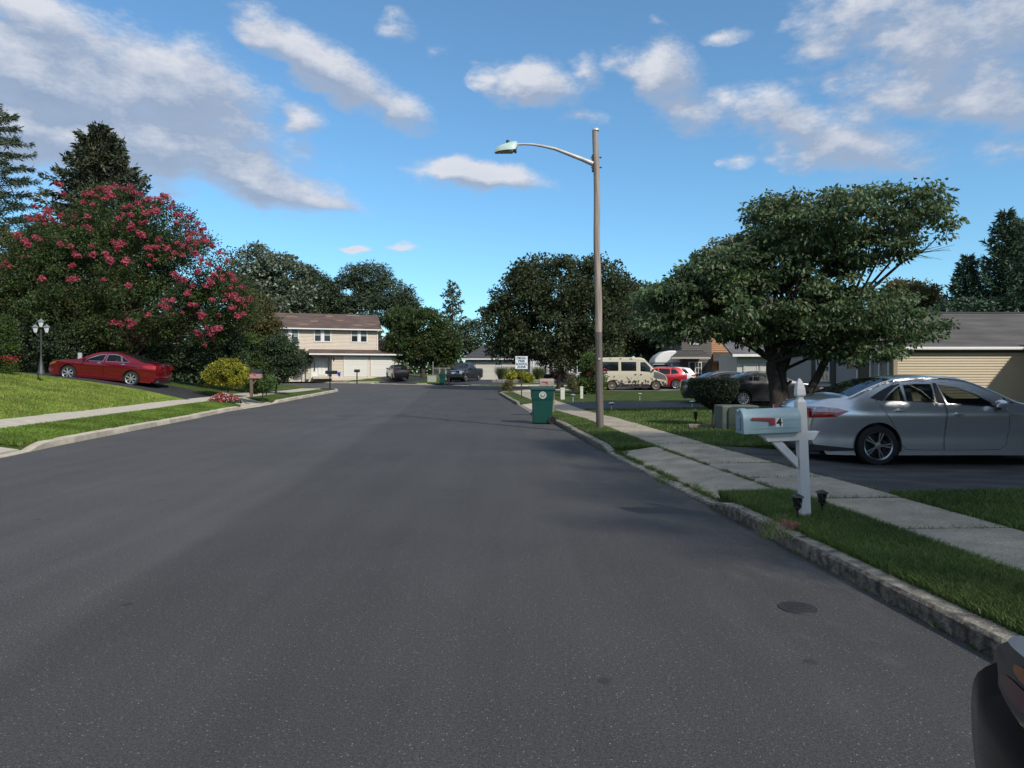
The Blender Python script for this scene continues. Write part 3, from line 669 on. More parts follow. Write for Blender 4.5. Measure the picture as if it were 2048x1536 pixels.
def make_car(name, label, S, loc, rz=0, detail=.10, group=None, rot=None):
    root = thing(name, label, 'car' if 'cat' not in S else S['cat'], loc, rz, group, rot)
    L_ = S['L']; Wd = S['W'] / 2; P = S['prof']; zb = S['belt']; k = S['lean']; ar, af = S.get('plan', (.15, .2)); xr, xf = S.get('planx', (.8, .9))
    r = S.get('round', .05)
    def hw(x, z):
        pl = 1.0
        if x < xr: pl -= ar * ((xr - x) / xr) ** 2.4
        if x > L_ - xf: pl -= af * ((x - L_ + xf) / xf) ** 2.4
        s = (z - zb) / .05; sp = .05 * (math.log1p(math.exp(min(s, 30))) if s < 30 else s)
        lo = .045 * (1 - sst(.18, .62, z)); hip = .022 * math.exp(-((z - .84 * zb) / .11) ** 2)
        lowc = .026 * math.exp(-((z - .50) / .13) ** 2) - S.get('flare', 0) * (1 - sst(S.get('flz', .6), S.get('flz', .6) + .09, z))
        return Wd * (pl * (.985 - lo + hip - lowc)) - k * sp
    n = len(P); pts = [Vector((p[0], p[1])) for p in P]; tags = [p[2] if len(p) > 2 else 'paint' for p in P]
    # refine the profile with a light spline
    fine = []; ft = []
    for i in range(n - 1):
        p0, p1, p2, p3 = pts[max(i - 1, 0)], pts[i], pts[i + 1], pts[min(i + 2, n - 1)]
        kk = 4 if detail < .1 else 2
        for j in range(kk):
            t = j / kk
            q = .5 * ((2 * p1) + (p2 - p0) * t + (2 * p0 - 5 * p1 + 4 * p2 - p3) * t * t + (3 * p1 - p0 - 3 * p2 + p3) * t ** 3)
            if S.get('linear'): q = p1.lerp(p2, t)
            fine.append(q); ft.append(tags[i])
    fine.append(pts[-1]); ft.append(tags[-1]); n = len(fine)
    nr = []
    for i in range(n):
        t = (fine[min(i + 1, n - 1)] - fine[max(i - 1, 0)]).normalized(); nr.append(Vector((-t.y, t.x)))
    edge = [fine[i] - nr[i] * r for i in range(n)]
    zlo = S.get('sill', .2)
    outline = [(p.x, p.y) for p in edge] + [(edge[-1].x - .05, zlo), (edge[0].x + .05, zlo)]
    outline = outline[::-1]
    wheels = S['wheels']; wr = S['wr']; arc = []
    for wx in wheels:
        arc.append([(wx + (wr + .055) * cos(a), wr + (wr + .055) * sin(a)) for a in np.linspace(0, 2 * pi, 29)[:-1]])
    wins = S['wins']; doors = S.get('doors', [])
    def shrink(poly, d):
        c = Vector((sum(p[0] for p in poly) / len(poly), sum(p[1] for p in poly) / len(poly))); out = []
        m = len(poly)
        for i in range(m):
            a = Vector(poly[i - 1]); b_ = Vector(poly[i]); c_ = Vector(poly[(i + 1) % m])
            n1 = (b_ - a).normalized(); n2 = (c_ - b_).normalized(); nn = Vector((-(n1.y + n2.y), n1.x + n2.x))
            if nn.length < 1e-6: nn = Vector((-n1.y, n1.x))
            nn.normalize()
            if nn.dot(c - b_) < 0 and False: nn = -nn
            out.append(tuple(b_ + nn * d))
        A = sum(poly[i][0] * poly[(i + 1) % m][1] - poly[(i + 1) % m][0] * poly[i][1] for i in range(m))
        if A < 0: return [tuple(Vector(p) * 2 - Vector(o)) for p, o in zip(poly, out)]
        return out
    paint = S['paint']; trim = S.get('trim', black_pl)
    def panel(mb, poly, holes, off, m=0, s=detail, both=True, es=None):
        V, T = cdt(poly, holes, s, es or s)
        used = np.unique(T); idx = {int(u): i for i, u in enumerate(used)}; V = V[used]; T = np.array([[idx[int(q)] for q in t] for t in T])
        for sg in ((-1, 1) if both is True else (both,)):
            vs = [(x, sg * (hw(x, z) + off), z) for x, z in V]
            fs = []
            for t in T:
                a, b_, c = [Vector((V[q][0], V[q][1])) for q in t]
                ccw = (b_ - a).cross(c - a) > 0
                fs.append(tuple(t) if (ccw == (sg < 0)) else tuple(t[::-1]))
            mb.add(vs, fs, m)
    body = MB(); flare = S.get('cladding')
    panel(body, outline, arc + [shrink(w, -.012) for w in wins] + [shrink(d, -.005) for d in doors], 0)
    # top skin
    cols = [1.0, .985, .94, .72, .48, .24, 0]; cr = S.get('crown', .035)
    glassmb = {}; ring = []
    for i in range(n):
        e = edge[i]; p = fine[i]; h = hw(e.x, e.y); row = []
        vert = abs(nr[i].x); c = cr + (.07 * vert if vert > .7 else 0)
        if ft[i] == 'glass': c = cr + .03
        for j, u in enumerate(cols):
            if j == 0: q = e; y = h
            elif j == 1: q = e + nr[i] * r * .72; y = h - r * .28
            elif j == 2: q = p; y = h - r
            else: q = p + nr[i] * c * (1 - (u / .94) ** 2); y = (h - r) * u / .94
            row.append(Vector((q.x, y, q.y)))
        ring.append([Vector((v.x, -v.y, v.z)) for v in row] + [v.copy() for v in row[:-1]][::-1])
    m_ = len(ring[0]); gl0, gl1 = 3, m_ - 5
    for i in range(n - 1):
        for j in range(m_ - 1):
            q = [ring[i][j], ring[i][j + 1], ring[i + 1][j + 1], ring[i + 1][j]]
            tg = ft[i]
            if tg == 'glass' and 2 <= j <= m_ - 4:
                dn = nr[i] * -.006; glassmb.setdefault(fine[i].x > L_ * .45, MB()).quad(*[v + Vector((dn.x, 0, dn.y)) for v in q])
            else: body.quad(*q, m={'paint': 0, 'glass': 0, 'black': 1, 'chrome': 2}.get(tg, 0))
    if ft[0] != 'x':
        body.quad((edge[0].x + .05, -hw(0, .3), zlo), (edge[0].x + .05, hw(0, .3), zlo), (edge[-1].x - .05, hw(L_, .3), zlo), (edge[-1].x - .05, -hw(L_, .3), zlo), 1)
    # arch liners
    for wx in wheels:
        for sg in (-1, 1):
            R = wr + .058; y1 = hw(wx, .6) + .004; y0 = y1 - .30; A = np.linspace(-.25, pi + .25, 17)
            vs = [(wx + R * cos(a), sg * y, wr + R * sin(a)) for a in A for y in (y1, y0)]; o = [(2 * i, 2 * i + 1, 2 * i + 3, 2 * i + 2) for i in range(16)]
            body.add(vs, o, 1); body.add([(wx + R * cos(a), sg * y0, wr + R * sin(a)) for a in A], [tuple(range(17))], 1)
            if flare:
                R2 = R + .05; vs = [(wx + q * cos(a), sg * (hw(wx, .6) + .012), wr + q * sin(a)) for a in A for q in (R, R2)]
                body.add(vs, o, 1)
    bm = body.build('body', [paint, black_pl, chrome], root)
    me = bm.data
    import bmesh
    B_ = bmesh.new(); B_.from_mesh(me); bmesh.ops.remove_doubles(B_, verts=B_.verts, dist=.003); B_.to_mesh(me); B_.free()
    me.shade_smooth(); me.set_sharp_from_angle(angle=radians(38))
    for d in doors:
        db = MB(); wh = [w for w in wins if in_poly(np.array([[sum(p[0] for p in w) / len(w), sum(p[1] for p in w) / len(w)]]), d)[0]]
        for sg in (-1, 1):
            db = MB(); V0 = shrink(d, .003); panel(db, V0, [shrink(w, -.012) for w in wh] + arc, .001, 0, both=sg)
            od = db.build('door', paint, root, smooth=38)
            hx, hz = max(0, 0), 0
            hd = d[0] if False else None
            hp = S.get('handles', [])
            for (ax, az) in hp:
                if in_poly(np.array([[ax, az]]), d)[0]:
                    hb = MB(); y = sg * hw(ax, az)
                    hb.tube([(ax - .09, y, az - .004), (ax - .075, y + sg * .028, az), (ax + .075, y + sg * .028, az), (ax + .09, y, az)], [.010, .014, .014, .010], 6)
                    hb.lathe([(0, .002), (.05, .002), (.055, 0)], 14, 1, Matrix.Translation((ax, y + sg * .001, az - .006)) @ Matrix.Rotation(radians(-90 * sg), 4, 'X'))
                    hb.build('door_handle', [S.get('handle_m', paint), S.get('handle_m', paint)], od, smooth=40)
    # windows
    for w in wins:
        for sg in (-1, 1):
            gb = MB(); panel(gb, w, [], -.010, 0, both=sg, s=max(detail, .12))
            og = gb.build('side_window', S.get('wglass', glass), root, smooth=38)
            gb = MB(); panel(gb, shrink(w, -.012), [shrink(w, .012)], .001, 0, both=sg, s=.3, es=.15); gb.build('window_trim', S.get('wtrim', black_pl), og, smooth=38)
    for fr_, gmb in glassmb.items(): gmb.build('windscreen' if fr_ else 'rear_window', S.get('fglass', glass), root, smooth=60)
    for pt_ in S.get('patches', []):
        poly, mm, nm = pt_[:3]
        if len(pt_) > 3:
            for _ in range(2): poly = [q for u, v in zip(poly, poly[1:] + poly[:1]) for q in ((u[0] * .75 + v[0] * .25, u[1] * .75 + v[1] * .25), (u[0] * .25 + v[0] * .75, u[1] * .25 + v[1] * .75))]
        for sg in (-1, 1):
            gb = MB(); panel(gb, poly, [], pt_[3] if len(pt_) > 3 else .006, 0, both=sg, s=min(detail, .05) if len(pt_) > 3 else detail); gb.build(nm, mm, root, smooth=38)
    # wheels
    wy = Wd - .125 + S.get('wout', 0)
    for wx in wheels:
        for sg in (-1, 1): make_wheel(root, (wx, sg * wy, wr), wr, .22, S['rim'], sg)
    # inside
    fl = MB(); fl.box(wheels[0] + .1, wheels[-1] - .1, -Wd + .1, Wd - .1, .17, .40); fl.box(.25, L_ - .3, -Wd + .35, Wd - .35, .24, .5)
    fl.box(P[0][0] + .3, wheels[-1] - .25, -Wd + .12, Wd - .12, .38, S.get('sillz', zb - .12)) if S.get('solid') else None
    fl.build('underbody', dark_in, root)
    if S.get('seats'):
        for sx in S['seats']:
            for sy in (-.37, .37):
                sb = MB(); T = Matrix.Translation((sx, sy, .42)) @ Matrix.Rotation(radians(-14), 4, 'Y')
                sb.box(-.06, .08, -.23, .23, 0, .58, 0, T); sb.box(-.03, .05, -.12, .12, .62, .80, 0, T); sb.tube([T @ Vector((0, -.05, .57)), T @ Vector((0, -.05, .66))], .008); sb.tube([T @ Vector((0, .05, .57)), T @ Vector((0, .05, .66))], .008)
                sb.box(.02, .52, -.23, .23, -.12, .06, 0, Matrix.Translation((sx, sy, .42)))
                sb.build('seat', seat_m, root, bevel=.03)
        dx = S['seats'][0]
        db = MB(); db.box(dx + .85, dx + 1.25, -.68, .68, .7, zb - .02); db.tube([(dx + .80 + .02 * cos(a), .37 + .18 * cos(a), zb - .03 + .18 * sin(a)) for a in np.linspace(0, 2 * pi, 17)], .014, 6)
        db.build('dashboard', dark_in, root, bevel=.02)
    for (mx, mz) in S.get('mirrors', []):
        for sg in (-1, 1):
            y = hw(mx, mz); mb = MB(); T = Matrix.Translation((mx, sg * (y + .13), mz + .06))
            mb.lathe([(0, -.06), (.055, -.045), (.075, 0), (.07, .045), (.03, .07), (0, .075)], 12, 0, T @ Matrix.Diagonal((.9, 1.5, 1.0, 1))); mb.box(mx - .03, mx + .03, min(sg * (y - .02), sg * (y + .08)), max(sg * (y - .02), sg * (y + .08)), mz - .03, mz + .02, 1)
            mb.build('wing_mirror', [S.get('mirror_m', paint), black_pl], root, smooth=45)
    for f in S.get('extra', []): f(root, S, hw)
    return root

def rear_plate(x, z, m=plate_y, w=.30, h=.15):
    def f(root, S, hw):
        b = MB(); b.box(x - .012, x + .004, -w / 2, w / 2, z, z + h); b.build('number_plate', m, root, bevel=.004)
    return f
def box_part(name, m, *boxes, bevel=.01):
    def f(root, S, hw):
        b = MB()
        for q in boxes: b.box(*q)
        b.build(name, m, root, bevel=bevel)
    return f
def tube_part(name, m, pts, r):
    def f(root, S, hw):
        b = MB(); b.tube(pts, r, 10); b.build(name, m, root, smooth=40)
    return f
def wrap_lamp(name, m, x0, y0, y1, za, zb_, sgs=(-1, 1), dx=.02):
    """lamp on the end face between y0 and y1 following the plan curve"""
    def f(root, S, hw):
        for sg in sgs:
            b = MB(); n = 6; pr = S['prof']
            for i in range(n):
                a = y0 + (y1 - y0) * i / n; c = y0 + (y1 - y0) * (i + 1) / n
                def X(y): return x0 + dx * (y / y1) ** 3
                b.quad((X(a), sg * a, za), (X(c), sg * c, za), (X(c), sg * c, zb_), (X(a), sg * a, zb_))
                b.quad((X(a), sg * a, zb_), (X(c), sg * c, zb_), (X(c) + .05, sg * c, zb_), (X(a) + .05, sg * a, zb_))
            b.build(name, m, root)
    return f
def car_paint(name, c, metal=.6, rough=.28, spec=.5):
    m = mat(name, c, rough, metal, var=.02, scale=3, coat=1.0, spec=spec); return m

# --- silver sedan on the near driveway
silver = dict(L=4.85, W=1.82, wheels=(1.085, 3.86), wr=.325, belt=.98, lean=.60, sill=.17, round=.045, crown=.03, plan=(.30, .26), planx=(.95, 1.0),
    prof=[(.22, .22), (.10, .36), (.06, .56), (.07, .74), (.10, .88), (.15, .965), (.24, 1.03), (.44, 1.085), (.66, 1.115, 'glass'), (1.02, 1.27, 'glass'), (1.42, 1.395), (1.80, 1.435), (2.25, 1.435), (2.62, 1.39, 'glass'), (2.98, 1.24, 'glass'), (3.38, 1.03), (3.75, .97), (4.2, .90), (4.58, .78), (4.76, .66), (4.83, .50), (4.80, .34), (4.70, .2)],
    wins=[[(1.20, 1.055), (1.53, 1.045), (1.53, 1.30), (1.44, 1.255), (1.30, 1.155)], [(1.57, 1.043), (2.02, 1.02), (2.06, 1.33), (1.80, 1.335), (1.575, 1.31)], [(2.21, 1.005), (3.02, .945), (2.93, 1.01), (2.72, 1.145), (2.42, 1.275), (2.15, 1.325)]],
    doors=[[(1.07, 1.05), (1.36, .62), (1.46, .36), (1.56, .26), (2.15, .25), (2.17, .90), (2.11, 1.36), (1.75, 1.375), (1.45, 1.335), (1.22, 1.20)],
           [(2.17, .25), (3.06, .26), (3.17, .34), (3.21, .62), (3.18, .86), (3.13, .94), (2.97, 1.03), (2.75, 1.18), (2.42, 1.32), (2.13, 1.36), (2.19, .90)]],
    handles=[(1.42, .895), (2.36, .835)], mirrors=[(2.98, .94)], seats=(1.98, 1.25),
    paint=car_paint('silver_paint', (.70, .71, .72), .75, .24), wtrim=chrome, rim=(5, .013, 0.0, mat('machined_alloy', (.42, .43, .45), .25, .95), (-.13, .13)),
    patches=[([(.015, .955), (.20, .955), (.45, .93), (.62, .885), (.40, .865), (.02, .875)], mat('pink_clear_lens', (.42, .34, .35), .1, var=.45, scale=30, coat=1, metal=.4), 'lamp_lens'),
             ([(.02, .873), (.40, .863), (.612, .883), (.42, .79), (.05, .765)], red_lens, 'tail_lamp'),
             ([(.98, 1.10), (1.17, 1.045), (1.19, 1.062), (1.30, 1.17), (1.44, 1.27), (1.53, 1.313), (1.53, 1.33), (1.34, 1.285), (1.14, 1.19)], black_pl, 'quarter_trim'),
             ([(2.045, 1.02), (2.185, 1.008), (2.135, 1.335), (2.075, 1.338)], black_pl, 'pillar_trim'),
             ([(.35, .225), (.75, .245), (.70, .28), (.10, .33), (.08, .24)], black_pl, 'bumper_trim'),
             ([(3.22, .815), (3.36, .812), (3.36, .835), (3.22, .838)], chrome, 'fender_badge'),
             ([(3.96, .60), (4.0, .62), (3.98, .66)], amber, 'marker')],
    extra=[tube_part('exhaust', mat('dark_steel', (.12, .12, .12), .35, .9), [(.02, -.58, .27), (.30, -.58, .27)], .038), rear_plate(.0, .72),
           wrap_lamp('tail_lamp', red_lens, -.015, .42, .80, .79, .94), box_part('bumper_valance', black_pl, (.06, .3, -.66, .66, .2, .33)),
           box_part('boot_lip', chrome, (.0, .02, -.42, .42, .90, .925))])
silver['patches'] = silver['patches'][:-1]
make_car('silver_sedan', 'silver sedan parked across the near asphalt driveway behind the blue mailbox', silver, (4.84, 12.21, .03), detail=.055)

# --- grey sedan and darker one beside it
def sedan_small(paint, rim, **kw):
    d = dict(L=4.62, W=1.77, wheels=(.98, 3.68), wr=.31, belt=.98, lean=.60, sill=.2, round=.05, crown=.03, plan=(.16, .24), planx=(.8, .95),
        prof=[(.14, .24), (.02, .45), (0, .66), (.04, .86), (.10, 1.02), (.34, 1.075), (.60, 1.09, 'glass'), (1.02, 1.28, 'glass'), (1.40, 1.40), (1.75, 1.44), (2.15, 1.43), (2.50, 1.37, 'glass'), (2.85, 1.21, 'glass'), (3.25, 1.00), (3.6, .95), (4.1, .88), (4.42, .74), (4.58, .56), (4.60, .40), (4.5, .22)],
        wins=[[(1.12, 1.06), (1.38, 1.045), (1.37, 1.25)], [(1.42, 1.043), (1.98, 1.02), (2.0, 1.325), (1.72, 1.335), (1.41, 1.275)], [(2.10, 1.012), (2.92, .965), (2.62, 1.145), (2.35, 1.275), (2.08, 1.325)]],
        doors=[[(1.02, 1.06), (1.28, .66), (1.38, .40), (1.48, .28), (2.05, .27), (2.06, 1.0), (2.04, 1.36), (1.70, 1.375), (1.35, 1.30)],
               [(2.07, .27), (3.0, .28), (3.06, .60), (3.02, .955), (2.66, 1.17), (2.36, 1.315), (2.06, 1.36), (2.08, 1.0)]],
        handles=[(1.25, .93), (2.25, .90)], mirrors=[(2.90, .96)], seats=(1.9, 1.2), paint=paint, rim=rim,
        patches=[([(.03, .97), (.30, .95), (.42, .90), (.2, .82), (.02, .80)], red_lens, 'tail_lamp'), ([(4.28, .80), (4.50, .70), (4.52, .60), (4.35, .62), (4.15, .74)], clear_lens, 'headlamp')],
        extra=[rear_plate(.0, .72), wrap_lamp('tail_lamp', red_lens, -.012, .42, .72, .80, .95)])
    d.update(kw); return d
whitewheel = (10, .012, .35, mat('bright_wheel_cover', (.74, .75, .76), .4, .1), (0, ))
Yg = 29.3; pg = W(1487, 812, Yg)
make_car('grey_sedan', 'dark grey sedan with bright spiral wheel covers parked behind the topiary shrub', sedan_small(car_paint('graphite_paint', (.050, .053, .060), .45, .25), (10, .022, .30, mat('bright_wheel_cover', (.74, .75, .76), .4, .1), (0,))),
         (pg.x - .98, Yg + .88, z0(30) + .146), detail=.09)
make_car('dark_blue_sedan', 'dark sedan parked farther back on the driveway beyond the grey sedan', sedan_small(car_paint('ink_paint', (.018, .022, .03), .5, .3), (5, .03, 0, alloy)),
         (XY(1376, 31.6), 31.6 + .9, z0(32) + .146), detail=.14)

# --- red sedan on the left drive
red = dict(L=4.95, W=1.85, wheels=(1.05, 3.90), wr=.335, belt=.98, lean=.62, sill=.2, round=.05, crown=.03, plan=(.16, .24), planx=(.8, .95),
    prof=[(.12, .24), (.02, .42), (0, .62), (.05, .86), (.10, 1.03), (.30, 1.09), (.52, 1.10, 'glass'), (1.05, 1.27, 'glass'), (1.62, 1.41), (2.0, 1.445), (2.45, 1.43), (2.8, 1.36, 'glass'), (3.12, 1.20, 'glass'), (3.5, 1.01), (3.9, .96), (4.4, .88), (4.72, .74), (4.88, .56), (4.92, .40), (4.8, .22)],
    wins=[[(1.20, 1.07), (1.50, 1.04), (1.62, 1.30)], [(1.56, 1.04), (2.25, 1.01), (2.26, 1.325), (1.95, 1.345), (1.68, 1.31)], [(2.37, 1.005), (3.2, .965), (2.88, 1.15), (2.6, 1.27), (2.35, 1.325)]],
    doors=[[(1.25, 1.00), (1.42, .66), (1.52, .36), (1.62, .27), (2.30, .26), (2.31, 1.38), (1.95, 1.395), (1.50, 1.32), (1.25, 1.14)],
           [(2.33, .26), (3.25, .27), (3.33, .60), (3.28, .96), (2.92, 1.18), (2.62, 1.31), (2.33, 1.38)]],
    handles=[(1.45, .93), (2.52, .90)], handle_m=chrome, mirrors=[(3.15, .96)], seats=(2.15, 1.4), wtrim=chrome,
    paint=car_paint('deep_red_paint', (.22, .006, .018), .55, .25), rim=(7, .036, 0.0, mat('two_tone_rim', (.62, .63, .65), .3, .8), (0,)),
    patches=[([(.03, 1.0), (.45, .985), (.62, .93), (.35, .85), (.02, .84)], red_lens, 'tail_lamp'), ([(4.62, .80), (4.84, .70), (4.86, .62), (4.60, .68), (4.45, .80)], amber, 'headlamp')],
    extra=[rear_plate(-.015, .66), wrap_lamp('tail_lamp', red_lens, -.015, .40, .74, .84, 1.0), box_part('bumper_valance', black_pl, (-.01, .2, -.66, .66, .2, .36)), tube_part('exhaust', chrome, [(-.03, .6, .27), (.2, .6, .27)], .035)])
xr_ = XY(306, 31.5)
pr_ = math.atan2(.30, 2.85)
make_car('red_sedan', 'glossy red sedan parked nose uphill on the left driveway under the pink tree', red, (xr_, 32.42, .90), rot=(0, -radians(5.4), pi), detail=.09)
# ------------------------------------------------------------------ more vehicles
van_paint = bpy.data.materials.new('chalky_cream_paint'); MATS['van'] = van_paint
def _van():
    nt, N, L, P = nodes(van_paint); tc = N.new('ShaderNodeTexCoord'); sp = N.new('ShaderNodeSeparateXYZ'); L.new(tc.outputs['Object'], sp.inputs[0])
    n = N.new('ShaderNodeTexNoise'); n.inputs['Scale'].default_value = 5.5; n.inputs['Detail'].default_value = 3; L.new(tc.outputs['Object'], n.inputs['Vector'])
    zr = N.new('ShaderNodeMapRange'); zr.inputs['From Min'].default_value = .35; zr.inputs['From Max'].default_value = 1.15; zr.inputs['To Min'].default_value = .17; zr.inputs['To Max'].default_value = -.12; L.new(sp.outputs[2], zr.inputs['Value'])
    a = N.new('ShaderNodeMath'); a.operation = 'ADD'; L.new(n.outputs['Fac'], a.inputs[0]); L.new(zr.outputs[0], a.inputs[1])
    g = N.new('ShaderNodeMapRange'); g.inputs['From Min'].default_value = .60; g.inputs['From Max'].default_value = .62; L.new(a.outputs[0], g.inputs['Value'])
    m = N.new('ShaderNodeMix'); m.data_type = 'RGBA'; L.new(g.outputs[0], m.inputs['Factor']); m.inputs['A'].default_value = (.52, .48, .37, 1); m.inputs['B'].default_value = (.05, .035, .028, 1)
    L.new(m.outputs['Result'], P.inputs['Base Color']); P.inputs['Roughness'].default_value = .5
_van()
Yv = 50.0; vx = XY(1191, Yv); zv = z0(51) + .10
van = dict(L=5.2, W=1.95, wheels=(1.18, 4.32), wr=.335, belt=1.3, lean=.10, sill=.34, round=.07, crown=.03, plan=(.03, .16), planx=(.3, .9), linear=True,
    prof=[(.05, .36), (.0, .60), (.0, 1.3), (.04, 2.1), (.14, 2.28), (.35, 2.33), (1.8, 2.35), (3.3, 2.33), (3.52, 2.24, 'glass'), (4.28, 1.42), (4.45, 1.34), (4.95, 1.12), (5.12, .92), (5.19, .66), (5.18, .45), (5.08, .36)],
    wins=[[(.50, 1.38), (1.64, 1.38), (1.64, 2.02), (.50, 2.02)], [(1.84, 1.38), (2.92, 1.38), (2.92, 2.02), (1.84, 2.02)], [(3.22, 1.36), (3.92, 1.30), (3.92, 1.62), (3.55, 2.0), (3.22, 2.0)]],
    doors=[[(1.72, .42), (3.03, .42), (3.03, 2.16), (1.72, 2.16)], [(3.08, .42), (4.0, .42), (3.96, .75), (4.08, .95), (4.08, 1.50), (3.62, 2.12), (3.08, 2.16)]],
    handles=[(2.85, 1.12), (3.25, 1.12)], handle_m=black_pl, mirrors=[(4.10, 1.38)], mirror_m=black_pl, paint=van_paint, wglass=glass_d, cat='van',
    rim=(12, .010, 0, mat('rusty_steel_wheel', (.42, .36, .28), .6, .3, var=.3, scale=20), (0,)), cladding=False,
    patches=[([(4.18, 1.33), (4.45, 1.30), (4.93, 1.08), (5.08, .92), (5.08, .68), (4.62, .80), (4.28, .84), (4.14, .95)], mat('grey_primer', (.09, .09, .095), .6), 'fender'),
             ([(4.82, .92), (5.08, .86), (5.08, .74), (4.92, .76)], clear_lens, 'headlamp'), ([(1.60, .36), (3.85, .36), (3.85, .44), (1.60, .44)], mat('rust_sill', (.04, .03, .025), .9), 'sill')],
    extra=[])
make_car('camper_van', 'old cream passenger van with rust spots along its lower side', van, (vx, Yv + .97, zv), detail=.16)
def suv(paint, rim, **kw):
    d = dict(L=4.6, W=1.85, wheels=(.88, 3.55), wr=.345, belt=1.05, lean=.45, sill=.28, round=.06, crown=.03, plan=(.10, .2), planx=(.6, .9),
        prof=[(.10, .3), (.0, .5), (.0, .80), (.05, 1.05), (.10, 1.10, 'glass'), (.38, 1.48), (.62, 1.60), (1.5, 1.66), (2.4, 1.62), (2.75, 1.54, 'glass'), (3.35, 1.15), (3.6, 1.10), (4.2, 1.02), (4.48, .86), (4.58, .6), (4.5, .3)],
        wins=[[(.62, 1.18), (1.20, 1.12), (1.20, 1.50), (.85, 1.48)], [(1.28, 1.12), (2.1, 1.09), (2.1, 1.54), (1.28, 1.51)], [(2.2, 1.09), (3.1, 1.07), (2.65, 1.46), (2.2, 1.54)]],
        doors=[[(1.24, .36), (2.14, .34), (2.14, 1.58), (1.24, 1.56), (1.24, .95)], [(2.16, .34), (3.1, .36), (3.15, 1.07), (2.7, 1.5), (2.16, 1.58)]], handles=[(1.42, 1.0), (2.4, .98)], mirrors=[(3.05, 1.05)],
        paint=paint, rim=rim, wglass=glass_d, fglass=glass_d, cat='suv', patches=[([(.02, 1.1), (.10, 1.1), (.45, 1.04), (.30, .92), (.02, .92)], red_lens, 'tail_lamp'), ([(.1, .3), (.45, .3), (.42, .5), (.03, .5)], black_pl, 'bumper_trim')],
        extra=[wrap_lamp('tail_lamp', red_lens, -.01, .5, .80, .92, 1.08), rear_plate(-.02, .8)])
    d.update(kw); return d
make_car('red_suv', 'bright red sport utility car with its front hidden by the cream van', suv(car_paint('bright_red_paint', (.42, .012, .02), .3, .3), (7, .040, .2, alloy, (0,))), (XY(1375, 52.4), 53.3, z0(53) + .11), rz=pi, detail=.16)
make_car('white_suv', 'white sport utility car parked between the red one and the brown house', suv(car_paint('white_car_paint', (.72, .72, .72), 0, .3), (5, .045, .1, alloy, (0,))), (XY(1394, 54.8), 55.8, z0(55) + .11), rz=pi, detail=.16)
truck_spec = dict(L=5.5, W=2.0, wheels=(1.15, 4.55), wr=.40, belt=1.25, lean=.42, sill=.42, round=.06, crown=.03, plan=(.03, .14), planx=(.4, .8), linear=True,
    prof=[(.05, .5), (.0, .75), (.0, 1.38), (.06, 1.42), (1.85, 1.42), (1.95, 1.50, 'glass'), (2.10, 1.88), (2.35, 1.95), (3.1, 1.95), (3.35, 1.88, 'glass'), (3.95, 1.40), (4.2, 1.34), (5.2, 1.24), (5.42, 1.12, 'chrome'), (5.48, .8, 'black'), (5.48, .5, 'black'), (5.4, .42)],
    wins=[[(2.15, 1.42), (2.72, 1.40), (2.72, 1.84), (2.22, 1.82)], [(2.82, 1.40), (3.72, 1.36), (3.32, 1.80), (2.82, 1.84)]],
    doors=[[(2.08, .52), (2.76, .52), (2.76, 1.88), (2.14, 1.86)], [(2.78, .52), (3.75, .52), (3.85, 1.36), (3.4, 1.84), (2.78, 1.88)]], handles=[(2.25, 1.2), (2.95, 1.2)], mirrors=[(3.65, 1.32)],
    paint=car_paint('slate_blue_paint', (.03, .038, .05), .6, .3), wglass=glass_d, fglass=glass_d, cat='pickup truck', rim=(6, .03, 0, alloy, (0,)),
    patches=[([(5.05, 1.18), (5.40, 1.12), (5.42, .92), (5.18, .92)], clear_lens, 'headlamp')],
    extra=[box_part('grille', mat('dark_grille', (.03, .03, .035), .4, .5), (5.48, 5.53, -.62, .62, .78, 1.14)), box_part('badge', chrome, (5.53, 5.545, -.14, .14, .94, 1.02)), box_part('number_plate', white_p, (5.53, 5.545, -.15, .15, .60, .74)), box_part('front_bumper', black_pl, (5.35, 5.56, -.85, .85, .48, .74))])
dx, dy = -sin(radians(20)), -cos(radians(20)); fx, fy = XY(908, 70.6), 70.6
make_car('pickup_truck', 'dark blue crew cab pickup facing the street in front of the white garage', truck_spec, (fx - dx * 5.4, fy - dy * 5.4, z0(73) + .22), rz=math.atan2(dy, dx), detail=.18)
dx, dy = -.36, .93; fx, fy = XY(804, 72.2), 72.2
make_car('black_sedan', 'small black sedan on the driveway of the beige house, seen from behind', sedan_small(car_paint('black_car_paint', (.012, .013, .015), .4, .3), (5, .03, 0, alloy)), (fx, fy, HF(-11.5, 74.5) + .04), rot=(0, -radians(3.5), math.atan2(dy, dx)), detail=.18)
